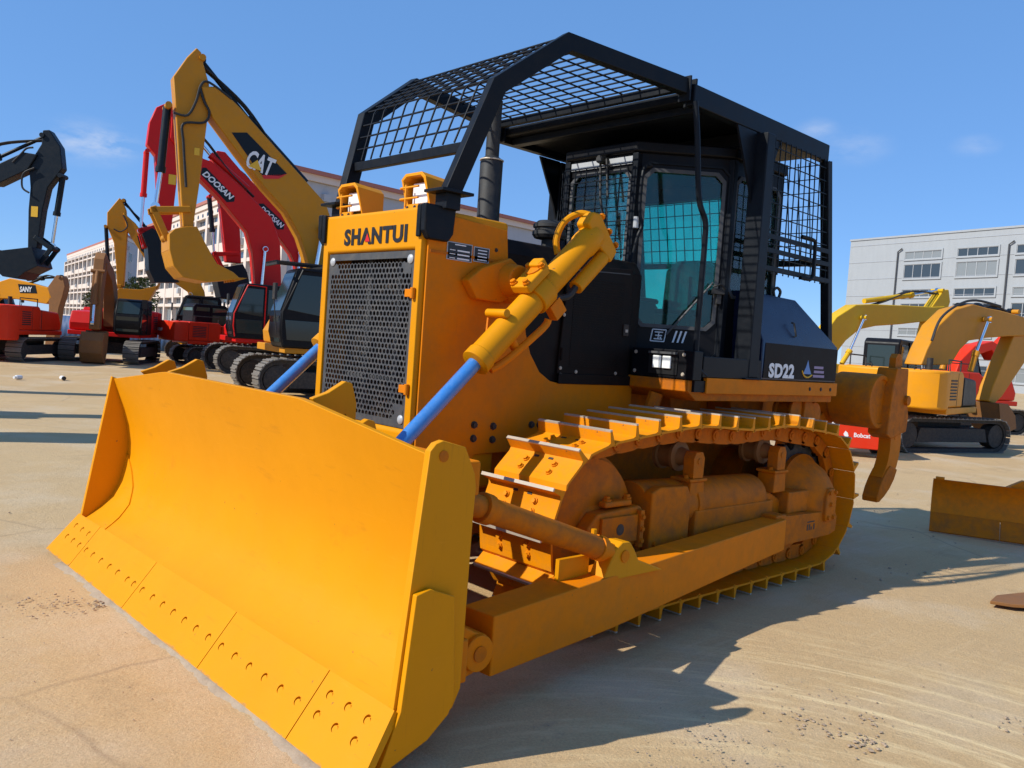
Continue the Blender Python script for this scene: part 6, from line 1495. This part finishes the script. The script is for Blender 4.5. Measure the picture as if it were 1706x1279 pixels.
# worn dozer blade standing on the ground
def worn_blade():
    P, Q = Vector((-3.01, 1.02, 0)), Vector((-3.75, 2.95, 0))
    x = (Q - P).normalized(); y = Vector((x.y, -x.x, 0))
    if y.dot(Vector((6, 4.2, 0)) - P) < 0: y = -y
    root = empty('dozer_blade', P); tag(root, 'worn yellow dozer blade standing on the ground behind the ripper', 'dozer blade')
    Mw = Matrix(((x.x, y.x, 0, 0), (x.y, y.y, 0, 0), (0, 0, 1, 0), (0, 0, 0, 1)))
    ln = (Q - P).length
    pf = [(0.00, 0.53), (-0.045, 0.50), (-0.085, 0.42), (-0.095, 0.33), (-0.07, 0.24), (-0.02, 0.17)]
    b = MB(); n = len(pf); vs = []
    for i in range(25):
        u = ln * i / 24
        vs += [Mw @ Vector((u, a, z)) for a, z in pf] + [Mw @ Vector((u, a - 0.025, z)) for a, z in reversed(pf)]
    m = 2 * n
    b.add(vs, [(i * m + k, i * m + (k + 1) % m, (i + 1) * m + (k + 1) % m, (i + 1) * m + k) for i in range(24) for k in range(m)] + [tuple(range(m)), tuple(range(24 * m, 25 * m))])
    b.obj('moldboard', 'amber_worn', root)
    for u0, u1 in ((0.0, 0.62), (0.625, 1.35), (1.355, ln)):
        b = MB(); q = [(-0.035, 0.185), (-0.01, 0.19), (0.095, 0.012), (0.07, 0.0)]
        b.add([Mw @ Vector((u, a, z)) for u in (u0, u1) for a, z in q], [(0, 1, 2, 3), (4, 5, 6, 7)] + [(k, (k + 1) % 4, 4 + (k + 1) % 4, 4 + k) for k in range(4)]); b.obj('cutting_edge', 'frame_yellow', root, bevel=0.004)
    b = MB(); b.box((0.9, -0.62, 0.12), (1.05, -0.13, 0.34), Mw); b.box((1.5, -0.62, 0.12), (1.65, -0.13, 0.34), Mw); b.obj('push_frame', 'rust', root, bevel=0.01)
    b = MB(); b.prism([(0.62, 0.50), (0.78, 0.60), (1.5, 0.60), (1.5, 0.50)], -0.16, -0.04, 'y', Mw); b.obj('top_bracket', 'amber_worn', root, bevel=0.012)
    b = MB(); b.cyl(Mw @ Vector((0.02, -0.02, 0.535)), Mw @ Vector((0.10, -0.02, 0.535)), 0.02, n=10); b.obj('edge_lug', 'amber_worn', root)
MT['amber_worn'] = paint('worn_amber_paint', (0.80, 0.22, 0.002), 0.5, 0.45, (0.24, 0.11, 0.03), 0.25, 3.0, 0.1, spec=0.15, scratch=0.7)
worn_blade()

# compact loader seen from behind below the ripper beam
def compact_loader():
    O = Vector((-9.21, -2.71, 0)); d = Vector((6.0, 4.2, 0)) - O
    root = empty('compact_loader', O, atan2(d.y, d.x) + radians(12)); tag(root, 'small red and white compact loader seen under the ripper beam', 'loader')
    b = MB(); b.box((-0.9, -0.42, 0.25), (0.38, 0.42, 1.08)); b.obj('body', 'white', root, bevel=0.03)
    b = MB(); b.box((0.382, -0.30, 0.16), (0.44, 0.45, 0.93)); D = b.obj('rear_door', 'orange_red', root, bevel=0.02)
    for i in range(5):
        for y0, y1 in ((-0.22, 0.05), (0.09, 0.36)):
            b = MB(); b.box((0.441, y0, 0.66 + i * 0.045), (0.446, y1, 0.682 + i * 0.045)); b.obj('louvre', 'rubber', D)
    lettering('Bobcat', 'letter_white', D, (0.441, 0.12, 0.40), (0, 1, 0), (0, 0, 1), 0.28, 0.08, 0.003, bold=0.02)
    b = MB(); b.prism([(-0.16, 0.34), (-0.20, 0.40), (-0.17, 0.46), (-0.13, 0.43), (-0.11, 0.37)], 0.441, 0.445, 'x'); b.obj('emblem', 'letter_white', D)
    b = MB(); b.box((0.1, 0.46, 0.14), (0.36, 0.52, 1.0)); b.obj('side_guard', 'white', root, bevel=0.01)
    for y in (-0.52, 0.62):
        for x in (0.10, -0.65):
            b = MB(); b.lathe([(0.08, -0.10), (0.22, -0.10), (0.27, -0.06), (0.27, 0.06), (0.22, 0.10), (0.08, 0.10)], (x, y, 0.27), (0, 1, 0), 20); W_ = b.obj('wheel', 'rubber', root)
            b = MB(); b.lathe([(0.03, -0.11), (0.14, -0.102), (0.14, 0.102), (0.03, 0.11)], (x, y, 0.27), (0, 1, 0), 16); b.obj('rim', 'white', W_)
compact_loader()

# steel offcut lying at the right edge
b = MB()
b.prism([(0.0, 0.0), (0.10, -0.10), (0.55, -0.28), (0.75, -0.10), (0.70, 0.12), (0.20, 0.10)], 0.012, 0.035, 'z', Matrix.Translation((-0.50, 2.36, 0)) @ Matrix.Rotation(radians(160), 4, 'Z'))
tag(b.obj('steel_plate', 'rust', bevel=0.004), 'thin rusty steel offcut lying on the sunlit ground', 'plate')
# litter far out on the yard
for k, (x, y, lab) in enumerate(((1.06, -17.25, 'white plastic canister lying on the yard, left of the black-capped one'), (0.11, -17.35, 'white plastic canister with black cap lying on the yard'))):
    root = empty('plastic_canister', (x, y, 0), 0.6 + k); tag(root, lab, 'canister')
    b = MB(); b.cyl((-0.10, 0, 0.05), (0.07, 0, 0.05), 0.05, n=14); b.obj('body', 'white', root, bevel=0.02)
    b = MB(); b.cyl((0.071, 0, 0.05), (0.12, 0, 0.05), 0.03 if k == 0 else 0.046, n=12); b.obj('cap', 'rubber' if k else 'white', root)

# yellow blade of a small machine by the hoarding
root = empty('barrier_blade', (-8.0, -30.6, 0), radians(40)); tag(root, 'small yellow blade standing beside the compact excavator, by the blue hoarding', 'dozer blade')
b = MB(); b.prism([(0.0, 0.25), (0.06, 0.28), (0.02, 0.6), (0.06, 1.02), (0.0, 1.05), (-0.05, 0.6)], -0.2, 0.2); b.obj('plate', 'amber', root, bevel=0.01)
b = MB(); b.box((-0.5, -0.12, 0.0), (-0.06, 0.12, 0.4)); b.obj('mount', 'dark', root, bevel=0.02)
